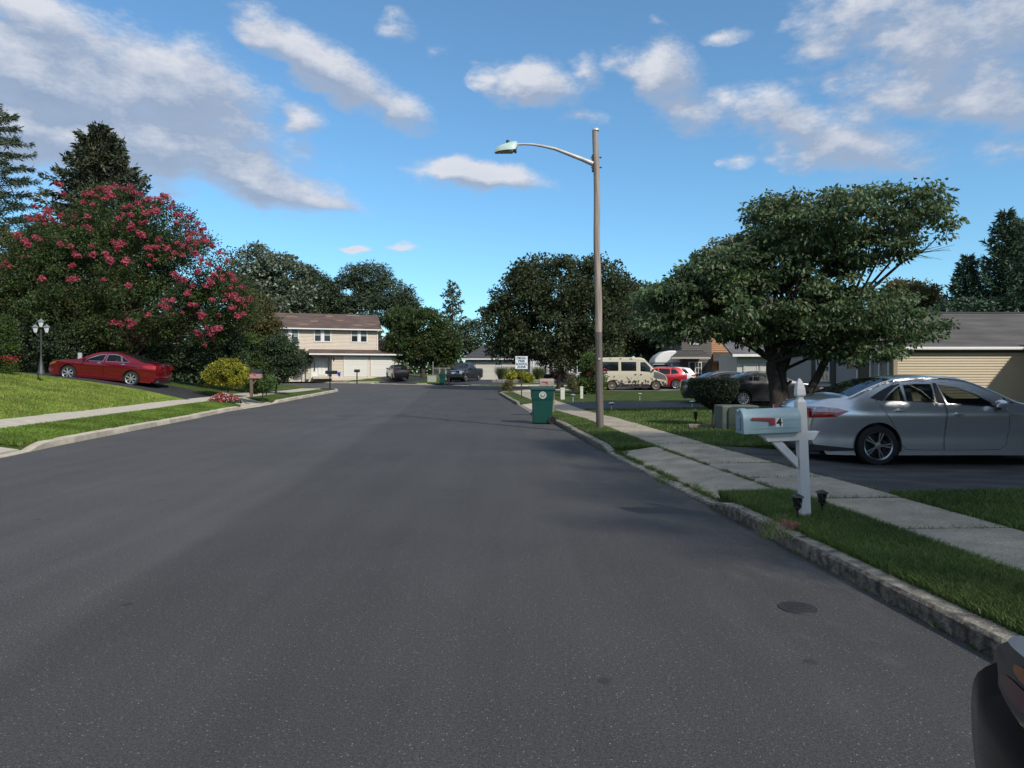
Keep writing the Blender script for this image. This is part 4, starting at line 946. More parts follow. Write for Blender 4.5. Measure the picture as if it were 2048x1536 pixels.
# black car beside the photographer; only its front corner shows
near_black = sedan_small(black_pl, (5, .03, 0, alloy), wins=[], doors=[[(2.07, .27), (3.0, .28), (3.06, .60), (3.02, .955), (2.08, .955)]], handles=[], seats=None,
    prof=[(.14, .24), (.02, .45), (0, .66), (.04, .86), (.10, 1.02), (.34, 1.075), (.60, 1.09, 'glass'), (1.02, 1.28, 'glass'), (1.40, 1.40), (1.75, 1.44), (2.15, 1.43), (2.50, 1.37, 'glass'), (2.85, 1.21, 'glass'), (3.25, 1.04), (3.6, 1.03), (4.0, 1.01), (4.25, .965), (4.42, .88), (4.52, .76), (4.58, .56), (4.60, .40), (4.5, .22)],
    patches=[([(3.98, .985), (4.20, .992), (4.34, .945), (4.40, .90), (4.36, .85), (4.18, .825), (4.04, .84)], mat('smoked_lens', (.012, .012, .013), .05, coat=1), 'lamp_lens', .003),
             ([(4.06, .99), (4.26, .985), (4.35, .945), (4.30, .938), (4.08, .952)], mat('sky_clear_lens', (.75, .78, .82), .06, coat=1, metal=.6), 'lamp_lens', .006),
             ([(4.12, .930), (4.29, .922), (4.28, .896), (4.12, .898)], mat('dim_amber', (.22, .075, .015), .12, coat=1), 'indicator', .006), ([(4.16, .888), (4.34, .886), (4.32, .852), (4.18, .848)], mat('dull_red_reflector', (.08, .018, .018), .2, coat=1), 'reflector', .006)],
    plan=(.16, .24), flare=.035, flz=.775)
near_black['paint'] = mat('gloss_black_paint', (.0035, .004, .005), .07, .0, var=.02, coat=0, spec=.16); near_black['extra'] = []
near_black['round'] = .09
make_car('black_car', 'glossy black car at the kerb beside the camera, just its lamp corner in view', near_black, (1.82, 1.73 - 4.60, 0), rz=pi / 2, detail=.04)

# white lorry cab
Yt = 57.4; t = thing('lorry', 'white lorry cab with a curved roof fairing behind the parked cars', 'lorry', (XY(1363, Yt), Yt, z0(57) + .1))
def tp(px, py): return ((px - 1363) / F * Yt, EH - (py - HY) / F * Yt - z0(57) - .1)
b = MB(); b.prism([tp(1308, 727), tp(1308.5, 721), tp(1311, 716.5), tp(1317, 710), tp(1328, 703), tp(1340, 701), tp(1363, 701), tp(1363, 727)], 0, 2.3); b.build('roof_fairing', white_p, t, smooth=30, bevel=.12)
b = MB(); b.prism([tp(1306, 727.5), tp(1363, 727.5), tp(1363, 772), tp(1290, 772), tp(1288, 752), tp(1303, 746)], .02, 2.28); b.build('cab', mat('lorry_cab_paint', (.30, .33, .36), .4), t, bevel=.06)
b = MB(); b.prism([tp(1307, 729), tp(1336, 729), tp(1337, 738), tp(1308, 740)], -.02, .03); b.build('windscreen', glass_d, t)
b = MB(); b.box(tp(1341, 0)[0], tp(1343.5, 0)[0], -.35, -.12, tp(0, 740)[1], tp(0, 727)[1]); b.build('wing_mirror', white_p, t)
for wx in (1300, 1352): make_wheel(t, (tp(wx, 0)[0], .2, .5), .5, .3, (8, .03, 0, alloy, (0,)), -1)

# ------------------------------------------------------------------ lettering
def text_mesh(s, size, m, bold=.0, depth=.002, align='CENTER', sx=1.0):
    cu = bpy.data.curves.new('lettering', 'FONT'); cu.body = s; cu.size = size; cu.align_x = align; cu.align_y = 'CENTER'; cu.offset = bold; cu.extrude = depth; cu.resolution_u = 3
    o = bpy.data.objects.new('tmp', cu); COL.objects.link(o); dg = bpy.context.evaluated_depsgraph_get(); me = bpy.data.meshes.new_from_object(o.evaluated_get(dg)); bpy.data.objects.remove(o)
    me.transform(Matrix.Diagonal((sx, 1, 1, 1))); me.materials.clear(); me.materials.append(m); return me
# ------------------------------------------------------------------ wooden street lamp pole
wood = mat('weathered_pole_wood', (.22, .175, .145), .85, c2=(.42, .36, .31), scale=3, stretch=(9, 9, .35), detail=8, bump=.8, bscale=12, thr=(.35, .65))
wood_dk = mat('dark_pole_foot', (.075, .065, .058), .85, c2=(.17, .15, .135), scale=3, stretch=(9, 9, .35), detail=8, bump=.8, bscale=12)
galv = mat('galvanised_steel', (.58, .56, .53), .45, .35, var=.15, scale=6)
gp = G(1200, 857, .14); pz = 7.62
t = thing('street_lamp', 'tall weathered wooden pole with a curved arm and pale green cobra head lamp', 'street lamp', (gp.x, gp.y, gp.z - .05), rot=(0, radians(-.85), 0))
b = MB(); n = 22; b.tube([(0.012 * sin(i * .5), 0, 2.5 + (pz - 2.5) * i / n) for i in range(n + 1)], [.090 - .016 * i / n for i in range(n + 1)], 20); b.build('pole', wood, t, smooth=50)
b = MB(); b.tube([(0, 0, 2.5 * i / 8) for i in range(9)], [.098 - .008 * i / 8 for i in range(9)], 20); b.build('pole', wood_dk, t, smooth=50)
b = MB(); b.lathe([(0, pz + .045), (.085, pz + .04), (.092, pz + .0), (.085, pz - .01)], 18); b.build('pole_cap', mat('zinc_cap', (.6, .58, .56), .5, .3), t, smooth=40)
sc = gp.y / F
def lp(px, py): return ((px - 1191.5) * sc, (HY - py) * sc + EH - gp.z + .05)
arm = [(1185, 328), (1165, 319), (1135, 307), (1110, 297), (1085, 291), (1065, 287.5), (1048, 286.5), (1032, 287)]
b = MB(); b.tube([(lp(x, y)[0], -.02, lp(x, y)[1]) for x, y in arm], [.064, .056, .047, .040, .034, .030, .028, .028], 12); b.build('arm', galv, t, smooth=50)
b = MB(); x0, zt = lp(1184.5, 310); zb_ = lp(0, 343)[1]; b.box(x0 - .015, x0 + .02, -.06, .06, zb_, zt); b.build('arm_bracket', black_pl, t)
for py in (315, 335):
    b = MB(); z = lp(0, py)[1]; b.tube([(-.13, 0, z), (.14, 0, z)], .011, 8); b.lathe([(0, .03), (.022, .03), (.022, 0), (0, 0)], 6, 0, Matrix.Translation((.11, 0, z)) @ Matrix.Rotation(radians(90), 4, 'Y')); b.build('bolt', black_pl, t)
head = mat('pale_green_enamel', (.46, .60, .55), .4, var=.06, coat=.3)
b = MB(); 
def hd(u):  # cross sections along the lamp head
    return u
secs = [(1034.5, 282, 291, .05), (1031.5, 280.5, 298, .10), (1024, 281, 300, .13), (1014, 284, 300.5, .15), (1004, 287, 301.5, .15), (995, 291, 302.5, .12), (989, 297, 303.5, .05)]
vs = []; nn = 14
for px_, yt, yb, wv in secs:
    x, za = lp(px_, yt); zc = lp(0, yb)[1]
    for j in range(nn):
        a = pi * j / (nn - 1); vs.append((x, -wv * cos(a) - .02, zc + (za - zc) * max(sin(a), 0) ** .7))
fs = [(i * nn + j, i * nn + j + 1, (i + 1) * nn + j + 1, (i + 1) * nn + j) for i in range(len(secs) - 1) for j in range(nn - 1)]
b.add(vs, fs); b.add([vs[j] for j in range(nn)], [tuple(range(nn))]); b.build('lamp_housing', head, t, smooth=50)
b = MB(); vs = []
for px_, dz in ((1029, 0), (1024, 1), (1012, 1), (1000, 1), (992, .2)):
    x, z = lp(px_, 300.5); wv = .11 if 995 < px_ < 1026 else .06
    for j in range(9): a = pi * j / 8; vs.append((x, -wv * cos(a) - .02, z - .055 * dz * sin(a)))
b.add(vs, [(i * 9 + j, i * 9 + j + 1, (i + 1) * 9 + j + 1, (i + 1) * 9 + j) for i in range(4) for j in range(8)]); b.build('lens', mat('frosted_lens', (.35, .37, .33), .25, coat=.5), t, smooth=50)
b = MB(); b.box(lp(1033, 0)[0], lp(1028.5, 0)[0], -.10, .06, lp(0, 303)[1], lp(0, 297.5)[1]); b.build('latch', black_pl, t, bevel=.01)
b = MB(); x, z = lp(1015.5, 284); b.lathe([(.035, z - .02), (.042, z), (.042, z + .06), (.03, z + .075), (0, z + .075)], 14, 0, Matrix.Translation((x, -.02, 0))); b.build('photocell', black_pl, t, smooth=40)
b = MB(); b.box(-.03, .03, -.105, -.088, 1.8, 1.84); b.build('pole_tag', galv, t)

# ------------------------------------------------------------------ mailboxes
def arch_poly(w, h, n=10):
    return [(-w / 2, 0), (w / 2, 0)] + [(w / 2 * cos(a), h - w / 2 + w / 2 * sin(a)) for a in np.linspace(0, pi, n)]
TX = Matrix.Rotation(radians(-90), 4, 'Z')
def box_body(name, m, L_, w, h, parent, T, smooth=35, bevel=.006):
    b = MB(); b.prism(arch_poly(w, h, 14), -L_ / 2, L_ / 2, 0, T @ TX); return b.build(name, m, parent, smooth=smooth, bevel=bevel)
white_vinyl = mat('white_vinyl', (.60, .60, .585), .5, c2=(.70, .70, .69), scale=5, stretch=(1, 1, .3), bump=.06, bscale=25)
gpm = G(1610, 1034, .145)
t = thing('mailbox_post', 'white post mailbox, pale blue box numbered 4 with a red flag', 'mailbox', tuple(gpm), rot=(0, radians(-2.4), 0))
b = MB(); b.box(-.044, .044, -.044, .044, -.1, 1.105); b.build('post', white_vinyl, t, bevel=.006)
b = MB(); S4 = lambda w, z: [(-w, -w, z), (w, -w, z), (w, w, z), (-w, w, z)]
lv = [(.040, 1.105), (.026, 1.125), (.024, 1.145), (.038, 1.158), (.042, 1.17), (.038, 1.225), (.028, 1.275), (.012, 1.315), (0.003, 1.325)]
vs = [p for w, z in lv for p in S4(w, z)]; b.add(vs, [(i * 4 + j, i * 4 + (j + 1) % 4, i * 4 + 4 + (j + 1) % 4, i * 4 + 4 + j) for i in range(len(lv) - 1) for j in range(4)]); b.add(S4(.003, 1.325), [(0, 1, 2, 3)]); b.build('finial', white_vinyl, t, bevel=.003)
b = MB(); b.prism([(-.36, .765), (-.44, .815), (.155, .815), (.095, .735), (-.36 + .02, .735)], -.045, .045); b.build('arm', white_vinyl, t, bevel=.004)
b = MB(); b.prism([(-.30, .735), (-.20, .735), (-.052, .565), (-.052, .465)], -.03, .03); b.build('brace', white_vinyl, t, bevel=.004)
blue = mat('pale_blue_paint', (.22, .33, .37), .5, c2=(.27, .385, .43), scale=6, bump=.05, bscale=30)
Lb, wb, hb = .52, .205, .235; Tb = Matrix.Translation((-.300, 0, .818))
bx = box_body('letter_box', blue, Lb, wb, hb, t, Tb)
b = MB()
for z in (.05, .125): b.box(-.300 - .19, -.300 + .22, -wb / 2 - .004, -wb / 2, .818 + z, .818 + z + .006)
b.build('rib', blue, bx, bevel=.002)
b = MB(); b.prism(arch_poly(wb + .014, hb + .008, 14), -Lb / 2 - .03, -Lb / 2 + .035, 0, Tb @ TX); b.build('door', blue, bx, smooth=35, bevel=.008)
b = MB(); b.box(-.300 - Lb / 2 - .045, -.300 - Lb / 2 - .03, -.045, .045, .86, .98); b.box(-.300 - Lb / 2 - .05, -.300 - Lb / 2 - .03, -.02, .02, 1.02, 1.05); b.build('door_panel', blue, bx, bevel=.006)
b = MB(); yb = -wb / 2 - .012; b.prism([(-.505, .978), (-.31, .966), (-.292, .966), (-.292, .900), (-.338, .900), (-.338, .940), (-.505, .956)], yb - .004, yb + .004); b.lathe([(0, .006), (.012, .006), (.012, -.01)], 10, 0, Matrix.Translation((-.49, yb, .965)) @ Matrix.Rotation(radians(90), 4, 'X')); b.build('flag', mat('flag_red', (.30, .035, .04), .5), bx, bevel=.002)
b = MB(); b.box(-.280, -.216, -wb / 2 - .0025, -wb / 2 - .0005, .880, .960); pl_ = b.build('number_plate', mat('white_sticker', (.72, .72, .70), .5), bx)
put('number', text_mesh('4', .098, mat('black_ink', (.01, .01, .012), .5), .0035, .0008), bx, (-.248, -wb / 2 - .0040,   .920), (pi / 2, 0, 0))

def post_mailbox(label, px, py_base, Y, box_col, box_dims, top_z, post_col, post_w=.09, rz=0, flag=True, brace=False, lid_col=None, group=None, hz=.14, extra=None, name='mailbox'):
    X = XY(px, Y); zb = EH - (py_base - HY) / F * Y
    t = thing(name, label, 'mailbox', (X, Y, zb), rz, group)
    L_, w, h = box_dims
    b = MB(); b.box(-post_w / 2, post_w / 2, -post_w / 2, post_w / 2, -.15, top_z); b.build('post', post_col, t)
    T = Matrix.Translation((extra or 0, 0, top_z)); bb = box_body('letter_box', box_col, L_, w, h, t, T)
    if lid_col:
        b = MB(); b.prism([(-w / 2 - .01, h * .52), (w / 2 + .01, h * .52)] + [((w / 2 + .012) * cos(a), h - w / 2 + (w / 2 + .012) * sin(a)) for a in np.linspace(0, pi, 12)], -L_ / 2 - .01, L_ / 2 + .01, 0, T @ TX); b.build('hood', lid_col, bb, smooth=35)
    if flag: b = MB(); b.box((extra or 0) - L_ * .35, (extra or 0) - L_ * .02, -w / 2 - .02, -w / 2 - .008, top_z + h * .5, top_z + h * .62); b.box((extra or 0) - L_ * .05, (extra or 0) + L_ * .06, -w / 2 - .02, -w / 2 - .008, top_z + h * .3, top_z + h * .62); b.build('flag', mat('faded_flag', (.40, .06, .05), .6), bb)
    if brace: b = MB(); b.prism([(post_w / 2, top_z - .30), (post_w / 2, top_z - .22), (.24, top_z - .0), (.32, top_z - .0)], -.03, .03); b.build('brace', post_col, t)
    return t
wood_br = mat('brown_cedar', (.10, .065, .045), .8, c2=(.20, .14, .10), scale=4, stretch=(8, 8, .5))
blk = mat('black_metal_paint', (.015, .015, .016), .45)
post_mailbox('pink and black letter box on a brown wooden post beside the red flower bed', 503, 787, 31.4, mat('dusty_pink_paint', (.38, .22, .20), .6), (.50, .22, .40), .68, wood_br, .11, brace=True, lid_col=mat('black_hood', (.02, .02, .022), .7), extra=.20)
post_mailbox('black letter box on a thin black post at the left street corner', 660, 775, 52.0, blk, (.85, .25, .26), 1.0, blk, .08, flag=False, extra=.1)
post_mailbox('small black letter box standing in front of the white garage doors', 714, 765, 72.3, blk, (.55, .3, .3), 1.05, blk, .1, flag=False)
post_mailbox('tan letter box with a faded red flag seen just above the green cart', 1106, 826, 25.0, mat('tan_paint', (.30, .25, .21), .6), (.50, .22, .27), .96, mat('grey_cedar', (.22, .18, .15), .8), .10, extra=-.22)
post_mailbox('round black letter box on a dark post in front of the ornamental grass', 898, 768, 66.0, blk, (.45, .38, .42), .80, blk, .14, flag=False)
post_mailbox('black letter box on a post near the base of the big maple', 1094, 772, 60.5, blk, (.55, .35, .40), .65, blk, .14, flag=False)

# ------------------------------------------------------------------ solar path lights, edging
def lantern(label, px, py, h, s=1.0, grp=None):
    g = G(px, py, .14); t = thing('path_light', label, 'path light', tuple(g), group=grp, scale=s)
    b = MB(); b.tube([(0, 0, -.03), (0, 0, h * .40)], .009, 8); b.lathe([(.009, h * .36), (.020, h * .42), (.030, h * .48)], 8); b.build('stake', blk, t)
    b = MB()
    for i in range(4):
        a0 = pi / 4 + pi / 2 * i; a1 = a0 + pi / 2; c0, s0, c1, s1 = cos(a0), sin(a0), cos(a1), sin(a1)
        za, zb = h * .48, h * .86; ra, rb = .032, .046
        b.tube([(ra * c0, ra * s0, za), (rb * c0, rb * s0, zb)], .0035, 5); b.tube([(ra * c0, ra * s0, za), (rb * c1, rb * s1, zb)], .0028, 5); b.tube([(ra * c1, ra * s1, za), (rb * c0, rb * s0, zb)], .0028, 5)
        b.tube([(ra * c0, ra * s0, za), (ra * c1, ra * s1, za)], .004, 5); b.tube([(rb * c0, rb * s0, zb), (rb * c1, rb * s1, zb)], .004, 5)
    b.build('cage', blk, t)
    b = MB(); b.lathe([(.026, h * .50), (.036, h * .84)], 4, 0, Matrix.Rotation(pi / 4, 4, 'Z')); b.build('lamp_glass', glass_mat('frosted', (.5, .5, .48), .7), t)
    b = MB(); b.lathe([(.040, h * .85), (.066, h * .88), (.060, h * .92), (.02, h * .99), (0, h)], 4, 0, Matrix.Rotation(pi / 4, 4, 'Z')); b.build('cap', blk, t)
lantern('black solar lantern standing left of the white mailbox post', 1595, 1041, .25)
lantern('black solar lantern standing right of the white mailbox post', 1644, 1031, .25)
lantern('small black lantern at the corner of the topiary bed', 1391, 851, .30, 1.3)
terra = mat('terracotta', (.23, .085, .065), .8, var=.25, scale=12, bump=.3)
def scallop(px, py, rz, label, s=1.0):
    g = G(px, py, .14); b = MB(); pts = [(-.075, 0), (.075, 0)] + [(.075 - .15 * i / 12, .045 + .018 * abs(sin(pi * i / 4))) for i in range(13)]
    b.prism(pts, -.018, .018); o = b.build('edging_stone', terra, bevel=.006); o.location = (g.x, g.y, g.z - .01); o.rotation_euler = (radians(random.uniform(-12, 12)), radians(random.uniform(-8, 8)), rz); o.scale = (s,) * 3
    return tag(o, label, 'edging stone', 'terracotta edging at the mailbox')
scallop(1578, 1052, -.5, 'largest terracotta edging stone nearest the kerb in front of the lantern')
scallop(1592, 1056, .55, 'terracotta edging stone leaning against the mailbox post foot', .9)
scallop(1572, 1037, 1.4, 'half buried terracotta edging stone behind the largest one', .8)
scallop(1685, 1038, -.1, 'small terracotta fragment in the grass right of the right lantern', .6)
disc_m = mat('steel_disc', (.7, .7, .7), .35, .6)
def disc_light(label, px, pt, pb, Y):
    t = thing('disc_light', label, 'path light', (XY(px, Y), Y, EH - (pb - HY) / F * Y), group='disc lights along the second driveway'); h = (pb - pt) / F * Y
    b = MB(); b.tube([(0, 0, -.05), (0, 0, h - .05)], .018, 8); b.build('stake', disc_m, t)
    b = MB(); b.lathe([(.02, h - .12), (.07, h - .05)], 12); b.build('lamp_glass', glass_mat('frosted', (.5, .5, .48), .7), t)
    b = MB(); b.lathe([(.11, h - .055), (.11, h - .03), (.05, h - .005), (0, h)], 16); b.build('cap', disc_m, t, smooth=40)
disc_light('silver disc light by the near edge of the second driveway, right of the lamp pole', 1223, 804, 823, 25.8)
disc_light('silver disc light left of the topiary shrub at the driveway edge', 1384.5, 801, 819, 27.0)
disc_light('silver disc light on the sunlit strip in front of the cream van', 1279.5, 786, 800, 34.5)
disc_light('silver disc light between the two pale utility posts', 1146, 788, 804, 32.8)

# ------------------------------------------------------------------ wheeled carts
cart_g = mat('green_plastic', (.004, .052, .043), .38, var=.10, scale=5)
def make_cart(label, loc, rz, s=1.0):
    t = thing('wheeled_cart', label, 'wheeled cart', loc, rz, 'green refuse carts on the street', scale=s)
    b = MB(); R = lambda x0, x1, w, z: [(x0, -w, z), (x1, -w, z), (x1, w, z), (x0, w, z)]
    lv = [(-.32, .25, .235, .02), (-.325, .27, .25, .25), (-.335, .30, .27, .70), (-.365, .315, .285, .80), (-.375, .33, .295, 1.0), (-.375, .345, .30, 1.03)]
    vs = [p for x0, x1, w, z in lv for p in R(x0, x1, w, z)]
    b.add(vs, [(i * 4 + j, i * 4 + (j + 1) % 4, i * 4 + 4 + (j + 1) % 4, i * 4 + 4 + j) for i in range(len(lv) - 1) for j in range(4)] + [(3, 2, 1, 0)]); b.build('bin_body', cart_g, t, bevel=.025)
    b = MB(); b.box(-.40, .38, -.32, .32, 1.03, 1.065); b.build('rim', cart_g, t, bevel=.012)
    b = MB(); lv = [(-.42, .36, .325, 1.07), (-.41, .36, .32, 1.10), (-.30, .30, .26, 1.125), (-.26, .12, .22, 1.135)]; vs = [p for x0, x1, w, z in lv for p in R(x0, x1, w, z)]
    b.add(vs, [(i * 4 + j, i * 4 + (j + 1) % 4, i * 4 + 4 + (j + 1) % 4, i * 4 + 4 + j) for i in range(len(lv) - 1) for j in range(4)] + [(12, 13, 14, 15), (3, 2, 1, 0)]); b.build('lid', cart_g, t, bevel=.012)
    b = MB(); b.tube([(.34, -.24, 1.0), (.43, -.24, 1.01), (.43, .24, 1.01), (.34, .24, 1.0)], .016, 8); b.build('handle', cart_g, t, smooth=40)
    b = MB(); b.box(-.372, -.30, -.305, .305, .80, .83); b.build('lift_bar', cart_g, t, bevel=.008)
    for sg in (-1, 1):
        b = MB(); T = Matrix.Translation((.27, sg * .27, .125)) @ Matrix.Rotation(radians(90 * -sg), 4, 'X')
        b.lathe([(.075, .03), (.10, .035), (.125, .03), (.125, -.03), (.075, -.03), (.075, .03)], 24, 0, T); w = b.build('wheel', rubber, t, smooth=40)
        b = MB(); b.lathe([(.076, -.01), (0, -.01)], 20, 0, T); b.lathe([(0, .03), (.022, .03), (.025, 0)], 12, 0, T)
        for i in range(7):
            a = 2 * pi * i / 7; b.box(.0, .078, -.008, .008, -.005, .022, 0, T @ Matrix.Rotation(a, 4, 'Z'))
        b.build('hub', black_pl, w)
    # printed ring emblem
    wm = mat('white_print', (.70, .72, .70), .5); T = Matrix.Translation((-.02, -.2895, .885)) @ Matrix.Rotation(radians(90), 4, 'X') @ Matrix.Rotation(radians(1.5), 4, 'X')
    b = MB(); b.lathe([(.092, .006), (.108, .006)], 32, 0, T); b.lathe([(.060, .006), (.068, .006)], 24, 0, T)
    for i in range(14): b.box(.072, .088, -.006, .006, .005, .006, 0, T @ Matrix.Rotation(2 * pi * i / 14 + .2, 4, 'Z'))
    b.add([T @ Vector(p) for p in [(-.036, .045, .006), (.036, .045, .006), (.038, .01, .006), (.0, -.05, .006), (-.038, .01, .006)]], [(0, 4, 3, 2, 1)])
    b.add([T @ Vector(p) for p in [(-.014, .02, .007), (.014, .02, .007), (.012, -.012, .007), (-.012, -.012, .007)]], [(0, 3, 2, 1)], 1); b.build('emblem', [wm, cart_g], t)
    return t
gc = G(1086, 847)
make_cart('tall dark green wheeled refuse cart with a white round emblem by the right kerb', (gc.x, gc.y, 0), radians(0))
gc = G(885, 770.5)
make_cart('distant green wheeled cart far off in front of the dark pickup', (gc.x, gc.y, z0(gc.y)), radians(90), 1.0)

# ------------------------------------------------------------------ road sign
Ys = 36.6; t = thing('school_zone_sign', 'white square sign with blue lettering on a dark steel post', 'sign', (XY(1043, Ys), Ys, EH - (797 - HY) / F * Ys), 0)
b = MB(); b.prism([(-.03, 0), (-.022, 0), (-.022, 1.0), (-.03, 1.0)], -.02, .02) if False else b.box(-.03, .03, -.012, .012, -.1, 2.18); b.build('post', mat('bronze_post', (.035, .03, .028), .7), t)
b = MB(); b.box(-.32, .32, -.022, -.014, 1.545, 2.21); b.build('panel', mat('sign_white', (.74, .77, .78), .4), t, bevel=.004)
ink = mat('sign_blue', (.012, .06, .14), .5)
for i, s in enumerate(('DRUG-', 'FREE', 'SCHOOL', 'ZONE')):
    put('lettering', text_mesh(s, .165, ink, .0065, .001, sx=1.0 if s != 'SCHOOL' else .92), t, (.0, -.0245, 2.11 - i * .155), (pi / 2, 0, 0))

# ------------------------------------------------------------------ transformer box, utility posts, box
tg = mat('transformer_green', (.036, .058, .045), .6, var=.12, scale=3)
tgl = mat('transformer_pale_side', (.105, .12, .10), .7, var=.15, scale=4)
Yb = 16.9; t = thing('transformer_box', 'green electrical transformer cabinet on the lawn behind the blue mailbox', 'electrical box', (XY(1444, Yb), Yb, .16))
b = MB(); b.box(0, .90, 0, .70, -.02, .60); b.build('cabinet', tgl, t, bevel=.035)
b = MB(); b.prism([(.14, .03), (.88, .03), (.88, .585), (.26, .585), (.17, .55), (.14, .47)], -.05, -.0); b.build('door', tg, t, bevel=.01)
b = MB(); b.tube([(.0, -.055, .16), (.2, -.056, .15), (.9, -.056, .14)], .004, 5); b.build('seam', blk, t)
b = MB(); b.box(-.06, .96, -.06, .76, -.06, .0); b.build('pad', conc, t)
ped = mat('pale_pedestal', (.58, .60, .50), .6, var=.08)
for lab, px, pt, pb, Y, w in (('left pale utility post on the grass beyond the green cart', 1125, 775.5, 798.5, 35.5, .21), ('right pale utility post on the grass left of the lamp pole', 1163, 773, 796, 36.5, .15)):
    t = thing('utility_post', lab, 'utility post', (XY(px, Y), Y, EH - (pb - HY) / F * Y), group='utility posts'); h = (pb - pt) / F * Y
    b = MB(); b.box(-w / 2, w / 2, -w / 2, w / 2, -.05, h - .08); b.build('post', ped, t, bevel=.015); b = MB(); b.box(-w / 2 - .012, w / 2 + .012, -w / 2 - .012, w / 2 + .012, h - .08, h); b.build('cap', ped, t, bevel=.02)
for lab, px, pt, pb, Y, w in (('left pale stub post on the lawn of the beige house', 606, 743, 757, 76.6, .24), ('right pale stub post on the lawn of the beige house', 615.5, 745, 757, 76.4, .32)):
    t = thing('utility_post', lab, 'utility post', (XY(px, Y), Y, EH - (pb - HY) / F * Y), group='utility posts'); h = (pb - pt) / F * Y
    b = MB(); b.box(-w / 2, w / 2, -w / 2, w / 2, -.1, h - .1); b.build('post', ped, t, bevel=.02); b = MB(); b.box(-w / 2 - .02, w / 2 + .02, -w / 2 - .02, w / 2 + .02, h - .1, h); b.build('cap', ped, t, bevel=.02)
Y = 71.5; t = thing('utility_box', 'pale grey concrete utility box by the far kerb left of the green cart', 'utility box', (XY(863, Y), Y, EH - (764 - HY) / F * Y))
b = MB(); b.box(-.44, .44, 0, .7, -.3, .66); b.build('cabinet', mat('grey_box', (.34, .37, .31), .7), t, bevel=.03); b = MB(); b.box(-.47, .47, -.03, .73, .66, .70); b.build('lid', mat('grey_box', (.34, .37, .31)), t, bevel=.01)
Y = 76.5; t = thing('recycling_tub', 'bright blue recycling tub against the wall of the beige house', 'recycling bin', (XY(677, Y), Y, 1.36))
b = MB(); R = lambda w, d, z: [(-w, -d, z), (w, -d, z), (w, d, z), (-w, d, z)]; lv = [(.20, .15, 0), (.25, .19, .40), (.28, .22, .40), (.28, .22, .45), (.25, .19, .45), (.22, .16, .1)]
vs = [p for q in lv for p in R(*q)]; b.add(vs, [(i * 4 + j, i * 4 + (j + 1) % 4, i * 4 + 4 + (j + 1) % 4, i * 4 + 4 + j) for i in range(5) for j in range(4)] + [(20, 21, 22, 23)]); b.build('tub', mat('blue_plastic', (.015, .05, .45), .4), t)
b = MB(); b.box(-.16, .10, -.1, .1, .40, .56); b.build('carton', mat('blue_plastic', (.015, .05, .45), .4), t)

# triple lamp post on the left lawn
Y = 27.4; t = thing('garden_lamp_post', 'black garden lamp post with three lanterns at the top of the left lawn', 'lamp post', (XY(82, Y), Y, EH - (746 - HY) / F * Y))
H = (746 - 672) / F * Y; cast = mat('grey_cast_iron', (.07, .075, .08), .5, .4)
b = MB(); b.lathe([(.13, -.1), (.13, .05), (.10, .10), (.075, .35), (.05, .45), (.035, .62), (.028, .7), (.026, H + .25), (.0, H + .27)], 14); b.build('post', cast, t, smooth=40)
b = MB()
for sg in (-1, 1): b.tube([(0, 0, H - .05), (sg * .08, 0, H - .02), (sg * .17, 0, H + .04), (sg * .22, 0, H + .13)], .014, 7)
b.build('arm', cast, t, smooth=40)
lg = mat('milky_lantern', (.68, .70, .72), .25, coat=.5)
for x, z in ((-.22, H + .12), (.22, H + .12), (0, H + .34)):
    b = MB(); b.lathe([(.0, z), (.045, z + .01), (.06, z + .05), (.10, z + .22)], 6, 0, Matrix.Translation((x, 0, 0))); ol = b.build('lantern', lg, t)
    b = MB(); b.lathe([(.135, z + .215), (.13, z + .235), (.05, z + .30), (.02, z + .33), (.0, z + .37)], 6, 0, Matrix.Translation((x, 0, 0))); b.build('lantern_cap', mat('pewter', (.35, .37, .40), .35, .6), ol)
Y = 33.0; t = thing('garden_sign', 'thin pale marker post half hidden in the hedge behind the red car', 'marker post', (XY(160, Y), Y, .9)); b = MB(); b.tube([(0, 0, 0), (0, 0, 1.6)], .02, 6); b.build('post', galv, t); b = MB(); b.box(-.09, .09, -.02, .02, 1.2, 1.65); b.build('plate', mat('pale_plate', (.45, .48, .46), .5), t)
